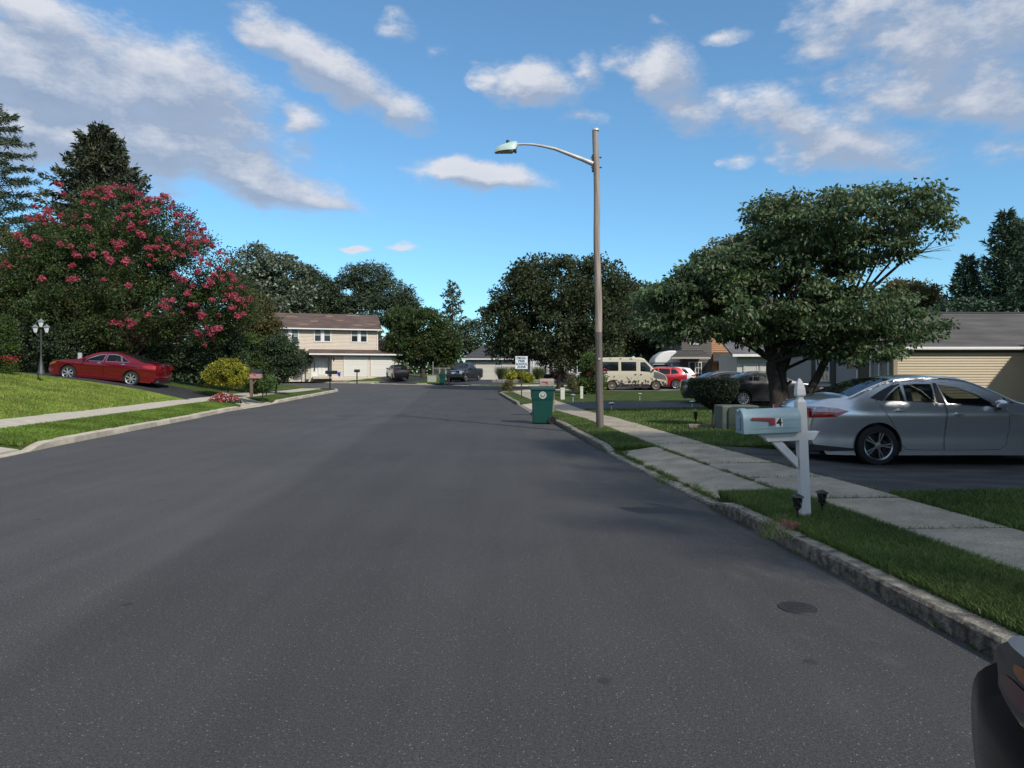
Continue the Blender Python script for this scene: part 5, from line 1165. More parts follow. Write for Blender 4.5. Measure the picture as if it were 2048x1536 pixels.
# ------------------------------------------------------------------ houses
def siding(mb, x0, x1, za, zb, y=0.0, lap=.11, m=0, top=None, T=None):
    """lapped boards facing -y; top(x-free) gives the (x0, x1) range at height z for gables"""
    z = za
    while z < zb - 1e-6:
        z2 = min(z + lap, zb); a0, a1 = (x0, x1) if top is None else top(z); b0, b1 = (x0, x1) if top is None else top(z2)
        vs = [Vector(p) for p in ((a0, y - lap * .30, z), (a1, y - lap * .30, z), (b1, y - .002, z2), (b0, y - .002, z2), (a0, y, z), (a1, y, z))]
        if T is not None: vs = [T @ v for v in vs]
        mb.add(vs, [(0, 1, 2, 3), (4, 5, 1, 0)], m); z = z2
def house_window(parent, x, z, w, h, y=0, panes=1, frame=None, fw=.07, shutters=None, blind=False, T=None, cross=(1, 2), sill=True):
    frame = frame or white_p; fr = MB(); fr.box(x - fw, x + w + fw, y - .05, y - .0, z + h, z + h + fw, 0, T); fr.box(x - fw, x + w + fw, y - .055, y, z - fw, z, 0, T)
    fr.box(x - fw, x, y - .05, y, z, z + h, 0, T); fr.box(x + w, x + w + fw, y - .05, y, z, z + h, 0, T)
    o = fr.build('window', frame, parent)
    nx, nz = cross
    if nx > 1 or nz > 1:
        mu = MB()
        for i in range(1, nx): xx = x + w * i / nx; mu.box(xx - .015, xx + .015, y - .035, y - .012, z, z + h, 0, T)
        for j in range(1, nz): zz = z + h * j / nz; mu.box(x, x + w, y - .034, y - .013, zz - .018, zz + .018, 0, T)
        mu.build('glazing_bar', frame, o)
    g = MB(); g.box(x, x + w, y - .018, y - .008, z, z + h, 0, T); g.build('pane', MATS.get('house_glass') or mat('house_glass', (.025, .03, .032), .06, var=.4, scale=1.5, coat=1), o)
    if blind: g = MB(); g.box(x + .02, x + w - .02, y - .021, y - .019, z + h * .52, z + h - .01, 0, T); g.build('blind', mat('window_blind', (.22, .26, .24), .7), o)
    if shutters:
        for sx in (x - fw - .36, x + w + fw + .02):
            s = MB(); s.box(sx, sx + .34, y - .05, y - .01, z - .03, z + h + .03, 0, T)
            for k in range(9): zz = z + h * (k + .3) / 9; s.box(sx + .04, sx + .30, y - .062, y - .05, zz, zz + h * .05, 0, T)
            s.build('shutter', shutters, o)
    return o
def garage_door(parent, x, z, w, h, y, m, rows=4, cols=8, T=None):
    b = MB(); b.box(x - .09, x, y - .05, y + .02, z, z + h + .09, 0, T); b.box(x + w, x + w + .09, y - .05, y + .02, z, z + h + .09, 0, T); b.box(x, x + w, y - .05, y + .02, z + h, z + h + .09, 0, T)
    o = b.build('garage_door', m, parent)
    for i in range(rows):
        b = MB(); za = z + h * i / rows + .006; zb = z + h * (i + 1) / rows - .006; b.box(x, x + w, y - .01, y + .02, za, zb, 0, T)
        for j in range(cols):
            if cols > 1: xa = x + w * (j + .12) / cols; xb = x + w * (j + .88) / cols; b.box(xa, xb, y - .022, y - .01, za + .07, zb - .07, 0, T)
        b.build('door_panel', m, o)
    return o
def roof_slab(mb, p, th=.12, m=0):
    vs = [Vector(q) for q in p]; n = (vs[1] - vs[0]).cross(vs[3] - vs[0]).normalized(); n = n if n.z > 0 else -n
    mb.add(vs + [v - n * th for v in vs], [(0, 1, 2, 3), (7, 6, 5, 4), (0, 4, 5, 1), (1, 5, 6, 2), (2, 6, 7, 3), (3, 7, 4, 0)], m)
def shingle(name, a, b, lines=.14):
    m = mat(name, a, .9, c2=b, scale=1.1, detail=7, stretch=(.6, 1.6, 1), thr=(.40, .72), bump=.4, bscale=20); return m
beige = mat('beige_vinyl_siding', (.62, .54, .44), .65, var=.04, scale=1.5)
white_v = mat('white_trim', (.76, .75, .72), .5, var=.03)
# beige two storey house
rz = radians(17); ox, oy = -25.6, 75.6; zb = 1.38
t = thing('beige_house', 'beige two storey house with brown shingle roof and two white garage doors', 'house', (ox, oy, zb), rz)
b = MB(); siding(b, 0, 11.0, -.3, 5.32, 0, .155); b.build('siding', beige, t, kind='stuff')
b = MB(); b.box(0, 11.0, .01, 8, -.6, 5.3); b.prism([(0, 0)] * 0 or [(.0, 5.3), (11.0, 5.3), (11.0, 5.3)], .0, .01) if False else None; b.build('wall', beige, t)
b = MB(); b.prism([(0, 5.3), (8, 5.3), (4, 7.1)], 0.02, .1, 0, Matrix.Translation((10.98, 0, 0)) @ Matrix.Rotation(radians(90), 4, 'Z')); b.build('gable', beige, t)
rb = shingle('brown_shingles', (.085, .060, .052), (.15, .10, .078))
b = MB(); roof_slab(b, [(-.5, -.45, 5.22), (11.4, -.45, 5.22), (11.4, 4, 7.2), (-.5, 4, 7.2)]); roof_slab(b, [(-.5, 8.45, 5.22), (11.4, 8.45, 5.22), (11.4, 4, 7.2), (-.5, 4, 7.2)]); ro = b.build('roof', rb, t)
pm = mat('faded_shingle_patch', (.27, .16, .11), .9, var=.25, scale=3)
for i, (px_, f, w) in enumerate(((1.3, .72, 1.5), (5.2, .80, 1.1), (7.8, .88, 1.6), (8.2, .22, 1.2), (2.4, .18, 1.2), (3.9, .42, .9), (9.9, .30, .9), (6.6, .5, .8))):
    q = MB(); n = 3
    for j in range(n):
        f2 = f + j * .028; x = px_ + random.uniform(-.3, .3); y = -.45 + 4.45 * f2; z = 5.22 + 1.98 * f2 + .006; y2 = -.45 + 4.45 * (f2 + .024); z2 = 5.22 + 1.98 * (f2 + .024) + .006
        q.quad((x, y, z), (x + w * random.uniform(.5, 1), y, z), (x + w * .9, y2, z2), (x, y2, z2))
    q.build('shingle', pm, ro, kind='stuff')
b = MB(); b.box(-.5, 11.42, -.60, -.46, 5.08, 5.22); b.build('gutter', white_v, t, bevel=.02); b = MB(); b.box(10.86, 10.95, -.09, -.02, 2.75, 5.1); b.tube([(10.9, -.5, 5.1), (10.9, -.06, 4.9)], .045, 6); b.build('downspout', white_v, t)
for x, z, h in ((.75, 3.45, 1.75), (4.15, 3.85, 1.28), (8.1, 3.85, 1.28)):
    house_window(t, x, z, .62, h, -.03, blind=True, fw=.12); house_window(t, x + 1.0, z, .62, h, -.03, blind=True, fw=.12)
    b = MB(); b.box(x + .72, x + .90, -.10, -.03, z - .12, z + h + .12); b.build('window_mullion', white_v, t)
yp = -1.2
b = MB(); siding(b, 5.9, 13.0, -.4, 2.42, yp, .155); siding(b, 3.6, 3.61, 0, 1, 0); b.build('siding', beige, t, kind='stuff')
b = MB(); b.box(5.9, 13.0, yp + .01, 5, -.5, 2.42); b.build('wall', beige, t)
b = MB(); roof_slab(b, [(3.5, yp - .55, 2.42), (13.5, yp - .55, 2.42), (13.5, .05, 2.95), (3.5, .05, 2.95)], .08); roof_slab(b, [(11.02, .05, 2.95), (13.5, .05, 2.95), (13.5, 5, 4.4), (11.02, 5, 4.4)], .08); b.build('porch_roof', rb, t)
b = MB(); b.box(3.5, 13.5, yp - .68, yp - .56, 2.28, 2.44); b.build('gutter', white_v, t, bevel=.02)
b = MB(); b.box(3.75, 5.88, -.12, -.02, -.2, 2.3); b.build('door_surround', white_v, t)
b = MB(); b.box(4.45, 5.30, -.17, -.12, .05, 2.1); od = b.build('front_door', mat('warm_white_door', (.66, .64, .60), .5), t, bevel=.01)
b = MB(); [b.box(x, x + .28, -.185, -.17, z, z + h) for x in (4.53, 4.93) for z, h in ((.2, .65), (1.0, .9))]; b.build('door_panel', white_v, od)
b = MB(); b.lathe([(0, 0), (.03, .01), (.03, .05), (0, .06)], 8, 0, Matrix.Translation((4.52, -.17, 1.0)) @ Matrix.Rotation(radians(90), 4, 'X')); b.build('door_handle', galv, od)
for x in (4.02, 5.5): house_window(t, x, .55, .16, 1.4, -.13, fw=.05, cross=(1, 1))
b = MB(); b.box(3.9, 5.88, -1.3, -.02, -.3, -.02); b.build('porch_step', conc_l, t, bevel=.02)
b = MB(); b.box(6.05, 6.17, yp - .14, yp - .03, 1.7, 2.0); b.build('wall_lamp', blk, t, bevel=.02)
garage_door(t, 7.25, -.05, 2.45, 2.12, yp - .04, mat('white_garage', (.70, .68, .63), .5, var=.03), 8, 1); garage_door(t, 10.15, -.05, 2.35, 2.12, yp - .04, MATS['white_garage'], 8, 1)

# white bungalow in the middle
pale = mat('pale_grey_siding', (.50, .50, .52), .6, var=.04, scale=2)
Yc = 80.0; t = thing('white_bungalow', 'low white house with two garage doors behind the ornamental grasses', 'house', (XY(932, Yc), Yc, .86))
b = MB(); siding(b, 0, 7.3, -.3, 2.55, 0, .15); siding(b, 7.3, 17.5, -.3, 2.9, -1.5, .15); b.build('siding', pale, t, kind='stuff')
b = MB(); b.box(0, 7.3, .01, 8, -.6, 2.5); b.box(7.3, 17.5, -1.49, 8, -.6, 2.85); b.build('wall', pale, t)
rd = shingle('charcoal_shingles', (.045, .047, .052), (.075, .077, .082))
b = MB(); roof_slab(b, [(-.5, -.5, 2.5), (7.6, -.5, 2.5), (6.6, 4, 4.3), (2.0, 4, 4.3)]); b.add([(-.5, -.5, 2.5), (2.0, 4, 4.3), (-.5, 8.5, 2.5)], [(0, 1, 2)]); b.build('roof', rd, t)
b = MB(); roof_slab(b, [(7.0, -2, 2.85), (17.9, -2, 2.85), (17.9, 3.2, 5.0), (7.0, 3.2, 5.0)]); roof_slab(b, [(7.0, 8.5, 2.85), (17.9, 8.5, 2.85), (17.9, 3.2, 5.0), (7.0, 3.2, 5.0)]); b.build('roof', rd, t)
b = MB(); b.box(-.5, 7.0, -.64, -.51, 2.38, 2.52); b.build('gutter', white_v, t); b = MB(); b.tube([(.0, -.55, 2.4), (.35, -.1, 2.1), (.4, -.08, 0)], .05, 6); b.build('downspout', white_v, t)
gd = mat('cream_panel_door', (.60, .57, .50), .5, var=.03)
garage_door(t, 1.2, -.06, 2.15, 2.1, -.04, gd, 4, 6); garage_door(t, 4.2, -.06, 2.5, 2.1, -.04, gd, 4, 6)
shb = mat('black_shutter', (.02, .025, .028), .6)
for x in (9.9, 12.6, 15.0): house_window(t, x, .95, .75, 1.25, -1.54, shutters=shb, cross=(2, 3))
b = MB(); b.tube([(7.6, -2.2, -.2), (7.6, -2.2, 2.85)], .09, 8); b.build('porch_post', white_v, t)

# brown and orange house behind the parked cars
Yo = 57.0; xb = XY(1363, Yo); zo = z0(57) + .12
t = thing('brown_house', 'brown and orange sided two storey house partly hidden by the dogwood', 'house', (xb, Yo, zo))
brn = mat('brown_siding', (.10, .088, .080), .7, var=.06, scale=3); org = mat('orange_cedar_siding', (.42, .215, .10), .7, var=.15, scale=4, stretch=(.4, 1, 5))
b = MB(); siding(b, 0, 2.45, -.2, 6.0, 0, .17); b.build('siding', brn, t, kind='stuff')
b = MB(); siding(b, 2.46, 5.0, -.2, 6.0, 0.4, .17); b.build('siding', org, t, kind='stuff')
b = MB(); b.box(0, 2.45, .01, 8, -.4, 6.0); b.box(2.45, 9.5, .41, 8, -.4, 6.0); b.build('wall', brn, t)
b = MB(); siding(b, 5.0, 9.5, -.2, 6.0, .4, .17); b.build('siding', mat('cream_siding', (.45, .42, .36), .7), t, kind='stuff')
rdk = shingle('dark_shingles', (.05, .048, .046), (.085, .08, .075))
b = MB(); roof_slab(b, [(-.5, -.5, 6.0), (10, -.5, 6.0), (10, 4, 7.8), (-.5, 4, 7.8)]); b.build('roof', rdk, t)
b = MB(); roof_slab(b, [(-1.25, -1.6, 2.42), (1.95, -1.6, 2.42), (1.75, .1, 3.05), (-.1, .1, 3.05)], .1); b.build('porch_roof', rdk, t); b = MB(); b.box(-1.2, 1.9, -1.68, -1.6, 2.28, 2.42); b.build('fascia', mat('tan_trim', (.40, .36, .30), .6), t)
b = MB(); roof_slab(b, [(2.2, -1.4, 2.15), (5.6, -1.4, 2.15), (5.6, .45, 2.85), (2.7, .45, 2.85)], .1); b.build('porch_roof', rdk, t); b = MB(); b.box(2.6, 5.6, -1.48, -1.4, 2.0, 2.14); b.build('fascia', MATS['tan_trim'], t)
for x in (2.95, 4.9): b = MB(); b.box(x, x + .1, -1.35, -1.25, 0, 2.1); b.build('porch_post', white_v, t)
house_window(t, .62, .75, .42, 1.25, -.03, fw=.06, cross=(2, 3)); house_window(t, 1.15, .75, .42, 1.25, -.03, shutters=shb, fw=.06, cross=(2, 3)); house_window(t, .72, 3.55, .7, 1.0, -.03, fw=.07, cross=(2, 1)); house_window(t, 3.7, 3.9, .8, 1.1, .36, fw=.1, cross=(2, 1))
house_window(t, 3.5, .3, .9, 1.6, .36, fw=.1, cross=(2, 1))
b = MB(); b.box(3.05, 4.95, .30, .39, 0, 2.1); b.build('entry_recess', mat('dark_entry', (.02, .025, .035), .6), t)
# white outbuilding with hinged doors
Yg2 = 45.5; t = thing('white_garage', 'white outbuilding with strap hinged double doors behind the grey sedan', 'garage', (XY(1474, Yg2), Yg2, z0(45) + .14))
wg = mat('aged_white_boards', (.50, .49, .46), .6, var=.06, scale=3, stretch=(4, 1, .5))
b = MB(); b.box(0, 5.2, .01, 4, -.3, 2.45); b.build('wall', wg, t); b = MB(); siding(b, 3.0, 5.2, -.2, 1.35, 0, .16); b.build('siding', wg, t, kind='stuff')
for i in (0, 1):
    x = .38 + i * 1.05; b = MB(); b.box(x, x + 1.0, -.05, 0, 0, 1.9); od = b.build('barn_door', wg, t, bevel=.01)
    b = MB(); b.box(x + .05, x + .95, -.075, -.05, 1.78, 1.86); b.box(x + .05, x + .95, -.075, -.05, .05, .15); b.box(x + .05, x + .13, -.075, -.05, .15, 1.78); b.box(x + .87, x + .95, -.075, -.05, .15, 1.78); b.build('door_panel', wg, od)
    b = MB(); b.box(x + .02, x + .36, -.085, -.075, 1.22, 1.27); b.box(x + .02, x + .36, -.085, -.075, .3, .35); b.build('hinge', blk, od)
b = MB(); b.box(.1, 2.6, -.06, -.0, 1.95, 2.45); b.build('lintel', wg, t); b = MB(); b.box(3.0, 5.2, -.02, .0, 1.35, 2.4); b.build('dark_opening', mat('dark_entry', (.02, .025, .035)), t)
b = MB(); roof_slab(b, [(-.5, -.6, 2.45), (5.6, -.6, 2.45), (5.6, 2, 3.5), (-.5, 2, 3.5)]); b.build('roof', shingle('grey_shingles', (.10, .10, .105), (.16, .16, .165)), t); b = MB(); b.box(-.5, 5.6, -.70, -.61, 2.3, 2.46); b.build('gutter', white_v, t)

# yellow house on the right, side wall toward the camera, front toward the street
yel = mat('yellow_vinyl_siding', (.50, .41, .28), .6, var=.03, scale=2); gry = mat('grey_vinyl_siding', (.30, .295, .285), .65, var=.04, scale=2)
Yw = 27.4; xw = XY(1788, Yw); zy = .26
t = thing('yellow_house', 'single storey house with yellow side wall and grey front behind the silver sedan', 'house', (xw, Yw, zy))
Lw = 15; b = MB(); siding(b, .12, Lw, -.2, 2.12, 0, .105); b.build('siding', yel, t, kind='stuff')
b = MB(); b.box(0.02, Lw, .01, 12, -.4, 2.2); b.build('wall', gry, t)
b = MB(); b.box(.0, .12, -.035, .0, -.2, 2.12); b.box(-.035, .0, -.035, .12, -.2, 2.12); b.build('corner_board', mat('corner_board', (.30, .25, .18), .6), t)
b = MB(); b.box(0, Lw, -.03, 0, 2.12, 2.22); b.build('frieze_board', mat('dark_frieze', (.10, .09, .085), .6), t)
b = MB(); b.box(-.2, Lw, -.20, .0, 2.20, 2.23); b.build('soffit', mat('soffit', (.30, .28, .26), .6), t)
b = MB(); b.box(-.3, Lw, -.30, -.21, 2.22, 2.33); b.build('gutter', white_v, t, bevel=.02)
b = MB(); b.box(-.4, Lw, -.57, -.54, 2.10, 2.24) if False else None; roof_slab(b, [(-.3, -.25, 2.30), (Lw, -.25, 2.30), (Lw, 5.6, 4.15), (-.3, 5.6, 4.15)], .1); roof_slab(b, [(-.3, 11.8, 2.30), (Lw, 11.8, 2.30), (Lw, 5.6, 4.15), (-.3, 5.6, 4.15)], .1); b.build('roof', shingle('weathered_shingles', (.075, .068, .062), (.125, .115, .108)), t)
b = MB(); b.tube([(1.0, 5.55, 4.17), (Lw, 5.55, 4.17)], .04, 6); b.build('ridge_cap', rd, t)
b = MB(); b.box(5.35, 15, -5.6, -.35, -.4, 2.9); b.build('side_wing', yel, t)
TL = Matrix.Rotation(radians(-90), 4, 'Z')      # local wall frame: +x runs toward the camera, outward is -x of the house
TLm = Matrix(((0, 1, 0, 0), (-1, 0, 0, 11.0), (0, 0, 1, 0), (0, 0, 0, 1)))   # wall coordinate s -> y = 11 - s, outward offset -> x
b = MB(); siding(b, 0, 10.85, .75, 2.15, 0, .115, 0, None, TLm); b.build('siding', gry, t, kind='stuff')
b = MB(); b.box(0, 8, -.05, 0, -.3, .70, 0, TLm); b.build('brick_base', mat('brown_brick', (.07, .05, .042), .9, c2=(.16, .12, .10), scale=9, detail=2, thr=(.45, .55), bump=.5), t)
b = MB(); b.box(0, 8.05, -.10, 0, .70, .76, 0, TLm); b.build('sill_course', conc_l, t)
house_window(t, 4.2, 1.0, 1.3, 1.0, -.03, T=TLm, shutters=None, cross=(4, 3))
for sx in (3.55, 5.62): b = MB(); b.box(sx, sx + .5, -.06, -.01, .80, 2.1, 0, TLm); b.build('shutter', shb, t)
for sx in (8.2, 9.3, 10.0, 10.7): b = MB(); b.box(sx, sx + .10, -.10, -.0, .0, 2.1, 0, TLm); b.build('door_trim', white_v, t)
b = MB(); b.box(8.3, 9.3, -.06, -.0, 0, 2.1, 0, TLm); b.build('front_door', mat('brown_door', (.07, .05, .04), .5), t)
b = MB(); b.prism([(0, 2.2), (11.8, 2.2), (5.6, 4.0)], -.02, .04, 0, TLm @ Matrix.Translation((-.4, 0, 0))); b.build('gable', gry, t)
b = MB(); b.lathe([(0, .02), (.05, .02), (.05, 0)], 12, 0, Matrix.Translation((5.3, -.02, .55)) @ Matrix.Rotation(radians(90), 4, 'X')); b.build('vent', galv, t)
# the neighbour's house wing whose shade falls across the yellow wall, and the house beside the near drive
def plain_house(label, x, y, z, L_, D, H, rise, wallm, roofm, rz=0, name='house'):
    t = thing(name, label, 'house', (x, y, z), rz); b = MB(); siding(b, 0, L_, -.3, H, 0, .15); siding(b, 0, D, -.3, H, 0, .15, 0, None, Matrix(((0, 1, 0, 0), (-1, 0, 0, D), (0, 0, 1, 0), (0, 0, 0, 1)))); b.build('siding', wallm, t, kind='stuff')
    b = MB(); b.box(.02, L_, .01, D, -.5, H); b.build('wall', wallm, t)
    b = MB(); roof_slab(b, [(-.5, -.5, H), (L_ + .5, -.5, H), (L_ + .5, D / 2, H + rise), (-.5, D / 2, H + rise)]); roof_slab(b, [(-.5, D + .5, H), (L_ + .5, D + .5, H), (L_ + .5, D / 2, H + rise), (-.5, D / 2, H + rise)]); b.build('roof', roofm, t)
    b = MB(); b.prism([(0, H), (D, H), (D / 2, H + rise)], -.02, .03, 0, Matrix(((0, 1, 0, .03), (-1, 0, 0, D), (0, 0, 1, 0), (0, 0, 0, 1)))); b.build('gable', wallm, t)
    for xx in (1.5, 4.5, 7.5):
        if xx + 1.2 < L_: house_window(t, xx, 1.0, 1.1, 1.3, -.03, cross=(2, 2))
    for ss in (1.2, 3.8): house_window(t, ss, 1.0, 1.1, 1.3, -.03, cross=(2, 2), T=Matrix(((0, 1, 0, 0), (-1, 0, 0, D), (0, 0, 1, 0), (0, 0, 0, 1))))
    return t

# ------------------------------------------------------------------ trees
def unit(n):
    v = rng.normal(size=(n, 3)); return v / np.linalg.norm(v, axis=1)[:, None]
def leaf_quads(C, size, aspect=.55, droop=0.0, flat=0.0, fold=.18, outward=None, jitter=.35):
    n = len(C); d = unit(n)
    if outward is not None: d = d * .9 + outward * .9
    d[:, 2] = d[:, 2] * (1 - flat) - droop; d /= np.linalg.norm(d, axis=1)[:, None]
    r = unit(n); s = np.cross(d, r); s /= np.linalg.norm(s, axis=1)[:, None] + 1e-9; nn = np.cross(d, s)
    L_ = (size * rng.uniform(1 - jitter, 1 + jitter, n))[:, None]
    a = C; tip = C + d * L_; m = C + d * L_ * .5; l = m + s * L_ * aspect * .5 + nn * L_ * fold; q = m - s * L_ * aspect * .5 + nn * L_ * fold
    V = np.stack([a, l, tip, q], 1).reshape(-1, 3); o = np.arange(n)[:, None] * 4; T = np.concatenate([o + [0, 1, 2], o + [0, 2, 3]], 0)
    return V, T
def crown_points(lobes, n_cl, per, cr, shell=(.55, 1.0), flatten=.7, under=True):
    vol = np.array([r[0] * r[2] for _, r in lobes]); w = vol / vol.sum(); cl = []
    for (c, r), k in zip(lobes, rng.multinomial(n_cl, w)):
        d = unit(k); rad = rng.uniform(*shell, k) ** .6; cl.append(np.array(c) + d * np.array(r) * rad[:, None])
    cl = np.concatenate(cl); cr_ = cr * rng.uniform(.6, 1.35, len(cl))
    p = np.repeat(cl, per, 0); rr = np.repeat(cr_, per)[:, None]; o = unit(len(p)) * (rng.random((len(p), 1)) ** .45) * rr; o[:, 2] *= flatten
    out = o / (np.linalg.norm(o, axis=1)[:, None] + 1e-9)
    return cl, p + o, out
def limbs(b, base, targets, r0, crook=.12, rmin=.012, m=0, k=6):
    for tg, rr in targets:
        a = Vector(base); c = Vector(tg); pts = []; d = c - a; bow = Vector((0, 0, d.length * .12)); j = Vector((random.uniform(-1, 1), random.uniform(-1, 1), 0)) * d.length * crook
        for i in range(k + 1): s = i / k; pts.append(a + d * s + bow * sin(pi * s) * .6 + j * sin(pi * s) * .5 + Vector((random.uniform(-1, 1), random.uniform(-1, 1), random.uniform(-1, 1))) * d.length * .012)
        b.tube(pts, [rr + (rmin - rr) * (i / k) ** .8 for i in range(k + 1)], 7, m, caps=False)
bark = mat('brown_bark', (.035, .028, .023), .9, c2=(.09, .072, .06), scale=5, stretch=(6, 6, .8), detail=7, bump=1, bscale=14, bdist=.03)
bark_r = mat('reddish_bark', (.14, .08, .055), .85, c2=(.24, .15, .11), scale=4, stretch=(5, 5, .8), bump=.6)
def lobe(px, py, rx, ry, Y, dy=None):
    c = W(px, py, Y); s = Y / F; return (tuple(c), (rx * s, dy if dy else (rx + ry) * .5 * s, ry * s))
def tree(label, lobes, base, Y_, leafm, n_cl, per, cr, leaf, trunk_r=.2, barkm=None, name='tree', cat='tree', droop=.1, aspect=.6, group=None, shell=(.55, 1), trunk_top=None, stems=None, fold=.18, flat=0, crook=.1, flatten=.7, sub=14, twigs=0):
    root = thing(name, label, cat, tuple(base), 0, group); bl = Vector(base)
    cl, P, out = crown_points([((c[0] - bl.x, c[1] - bl.y, c[2] - bl.z), r) for c, r in lobes], n_cl, per, cr, shell, flatten)
    V, T = leaf_quads(P, leaf, aspect, droop, flat, fold, out)
    o = put('crown', np_mesh('crown', V, T, leafm), root)
    b = MB(); tt = trunk_top or (0, 0, min(c[2] - bl.z for c, r in lobes)); tt = Vector(tt)
    for st in (stems or [((0, 0, -.2), tuple(tt), trunk_r)]):
        a, c, r0 = Vector(st[0]), Vector(st[1]), st[2]; k = 6; pts = [a + (c - a) * (i / k) + Vector((random.uniform(-1, 1), random.uniform(-1, 1), 0)) * r0 * .25 * (0 < i < k) for i in range(k + 1)]
        b.tube(pts, [r0 * (1.25 if i == 0 else 1 - .35 * i / k) for i in range(k + 1)], 10, caps=False)
        pick = rng.permutation(len(cl))[:sub]; d = np.linalg.norm(cl[pick] - np.array(c), axis=1)
        limbs(b, c, [(cl[q], r0 * .5 * min(1, .4 + dd / (d.max() + .1) * .5)) for q, dd in zip(pick, d)], r0, crook)
    b.build('trunk', barkm or bark, root, smooth=60)
    return root, cl
def conifer(label, x, y, zb, H, R, leafm, n_br, per, leaf, droop=.25, trunk_r=.18, name='conifer', start=.06, taper=.9, group=None, upturn=0, aspect=.22, spread=.30, apexes=((0, 0, 1),)):
    root = thing(name, label, 'tree', (x, y, zb), 0, group); C = []; D = []; b = MB()
    for (ax, ay, sc_) in apexes:
        b.tube([(ax * .3, ay * .3, -.2), (ax, ay, H * sc_ * .5), (ax, ay, H * sc_)], [trunk_r, trunk_r * .6, .02], 8, caps=False)
        for i in range(n_br):
            f = start + (1 - start) * (i / n_br) ** .9; z = H * sc_ * f; a = i * 2.399 + random.uniform(-.3, .3); r = R * sc_ * (1 - f) ** taper * random.uniform(.62, 1.12) + .12
            k = max(4, int(per * (r / R + .15))); s = rng.random(k) ** .7; lat = rng.normal(0, 1, k) * spread * r * (1.05 - s) * .55
            dx_, dy_ = cos(a), sin(a); zz = z - droop * r * s ** 1.3 + upturn * r * s ** 2 + rng.normal(0, .05 * R * .3, k)
            C.append(np.c_[ax + dx_ * s * r - dy_ * lat, ay + dy_ * s * r + dx_ * lat, zz]); D.append(np.c_[np.full(k, dx_), np.full(k, dy_), np.full(k, -.15 + upturn)])
            if r > R * .25: b.tube([(ax, ay, z), (ax + dx_ * r * .5, ay + dy_ * r * .5, z - droop * r * .4), (ax + dx_ * r * .9, ay + dy_ * r * .9, z - droop * r * .87 + upturn * r * .8)], [.035, .025, .008], 5, caps=False)
    C = np.concatenate(C); D = np.concatenate(D); V, T = leaf_quads(C, leaf, aspect, .1, 0, .06, D)
    put('crown', np_mesh('crown', V, T, leafm), root); b.build('trunk', bark, root, smooth=60); return root

L_dog = leaf_mat('dogwood_leaf', (0.048, 0.091, 0.039), (0.149, 0.222, 0.101), (0.196, 0.178, 0.092), rough=.42, trans=.4)
L_myr = leaf_mat('myrtle_leaf', (0.029, 0.065, 0.023), (0.090, 0.142, 0.041), (0.174, 0.123, 0.051), trans=.42)
L_map = leaf_mat('maple_leaf', (0.029, 0.052, 0.023), (0.084, 0.113, 0.049), (0.127, 0.127, 0.057), trans=.4)
L_sil = leaf_mat('silver_maple_leaf', (0.051, 0.080, 0.046), (0.174, 0.210, 0.145), (0.348, 0.392, 0.290), trans=.25)
L_pin = leaf_mat('pine_needles', (0.026, 0.051, 0.029), (0.075, 0.113, 0.061), (0.131, 0.145, 0.072), trans=.1)
L_spr = leaf_mat('spruce_needles', (0.023, 0.038, 0.022), (0.072, 0.090, 0.049), (0.145, 0.123, 0.065), trans=.1)
L_cyp = leaf_mat('cypress_foliage', (0.026, 0.058, 0.032), (0.065, 0.116, 0.065), trans=.1)
L_grn = leaf_mat('bush_leaf', (0.043, 0.080, 0.023), (0.116, 0.181, 0.043), trans=.42)
L_dk = leaf_mat('dark_bush_leaf', (0.020, 0.041, 0.020), (0.058, 0.087, 0.038), trans=.15)
L_yel = leaf_mat('yellow_bush_leaf', (.10, .14, .02), (.36, .34, .03), (.5, .45, .05), trans=.25)
L_olv = leaf_mat('olive_leaf', (0.065, 0.080, 0.029), (0.167, 0.167, 0.065), (0.232, 0.145, 0.072), trans=.4)

# --- dogwood on the right lawn
Yd = 24.0; base = Vector((XY(1566, Yd), Yd, .2))
dl = [(1560, 432, 55, 40), (1490, 505, 55, 45), (1700, 705, 100, 20), (1610, 700, 50, 16), (1312, 592, 42, 26), (1330, 650, 55, 40), (1660, 440, 165, 62), (1755, 425, 130, 52), (1590, 470, 105, 60), (1842, 452, 65, 30), (1520, 520, 90, 60), (1440, 560, 95, 65), (1370, 590, 75, 50), (1330, 600, 45, 35), (1450, 628, 120, 52), (1560, 600, 110, 70), (1650, 560, 90, 60), (1700, 625, 130, 55), (1790, 650, 90, 38), (1620, 655, 120, 40), (1375, 645, 75, 42), (1855, 660, 45, 18), (1530, 420, 28, 40), (1700, 500, 110, 45), (1800, 500, 40, 22), (1740, 688, 80, 28), (1680, 690, 60, 24), (1500, 672, 55, 24), (1430, 560, 80, 70)]
rt, cl = tree('large spreading dogwood with drooping leaves between the topiary and the grey sedan', [lobe(a, c, d * .93, e * .93, Yd, max(1.0, d * .020)) for a, c, d, e in dl], base, Yd, L_dog, 1050, 58, .42, .17, name='dogwood_tree', droop=.75, aspect=.5, fold=.12,
     barkm=mat('dark_rough_bark', (.022, .018, .016), .95, c2=(.065, .053, .045), scale=6, stretch=(5, 5, 1), detail=8, bump=1, bscale=16, bdist=.04), stems=[((-.12, 0, -.2), (-.36, .1, 1.75), .26), ((.08, .05, -.2), (-.05, .2, 2.2), .20), ((.16, .1, -.1), (.12, .3, 1.5), .16), ((.35, -.1, .0), (2.0, .0, 2.6), .16)], sub=16, crook=.16, shell=(.5, 1), flatten=.42)
b = MB()
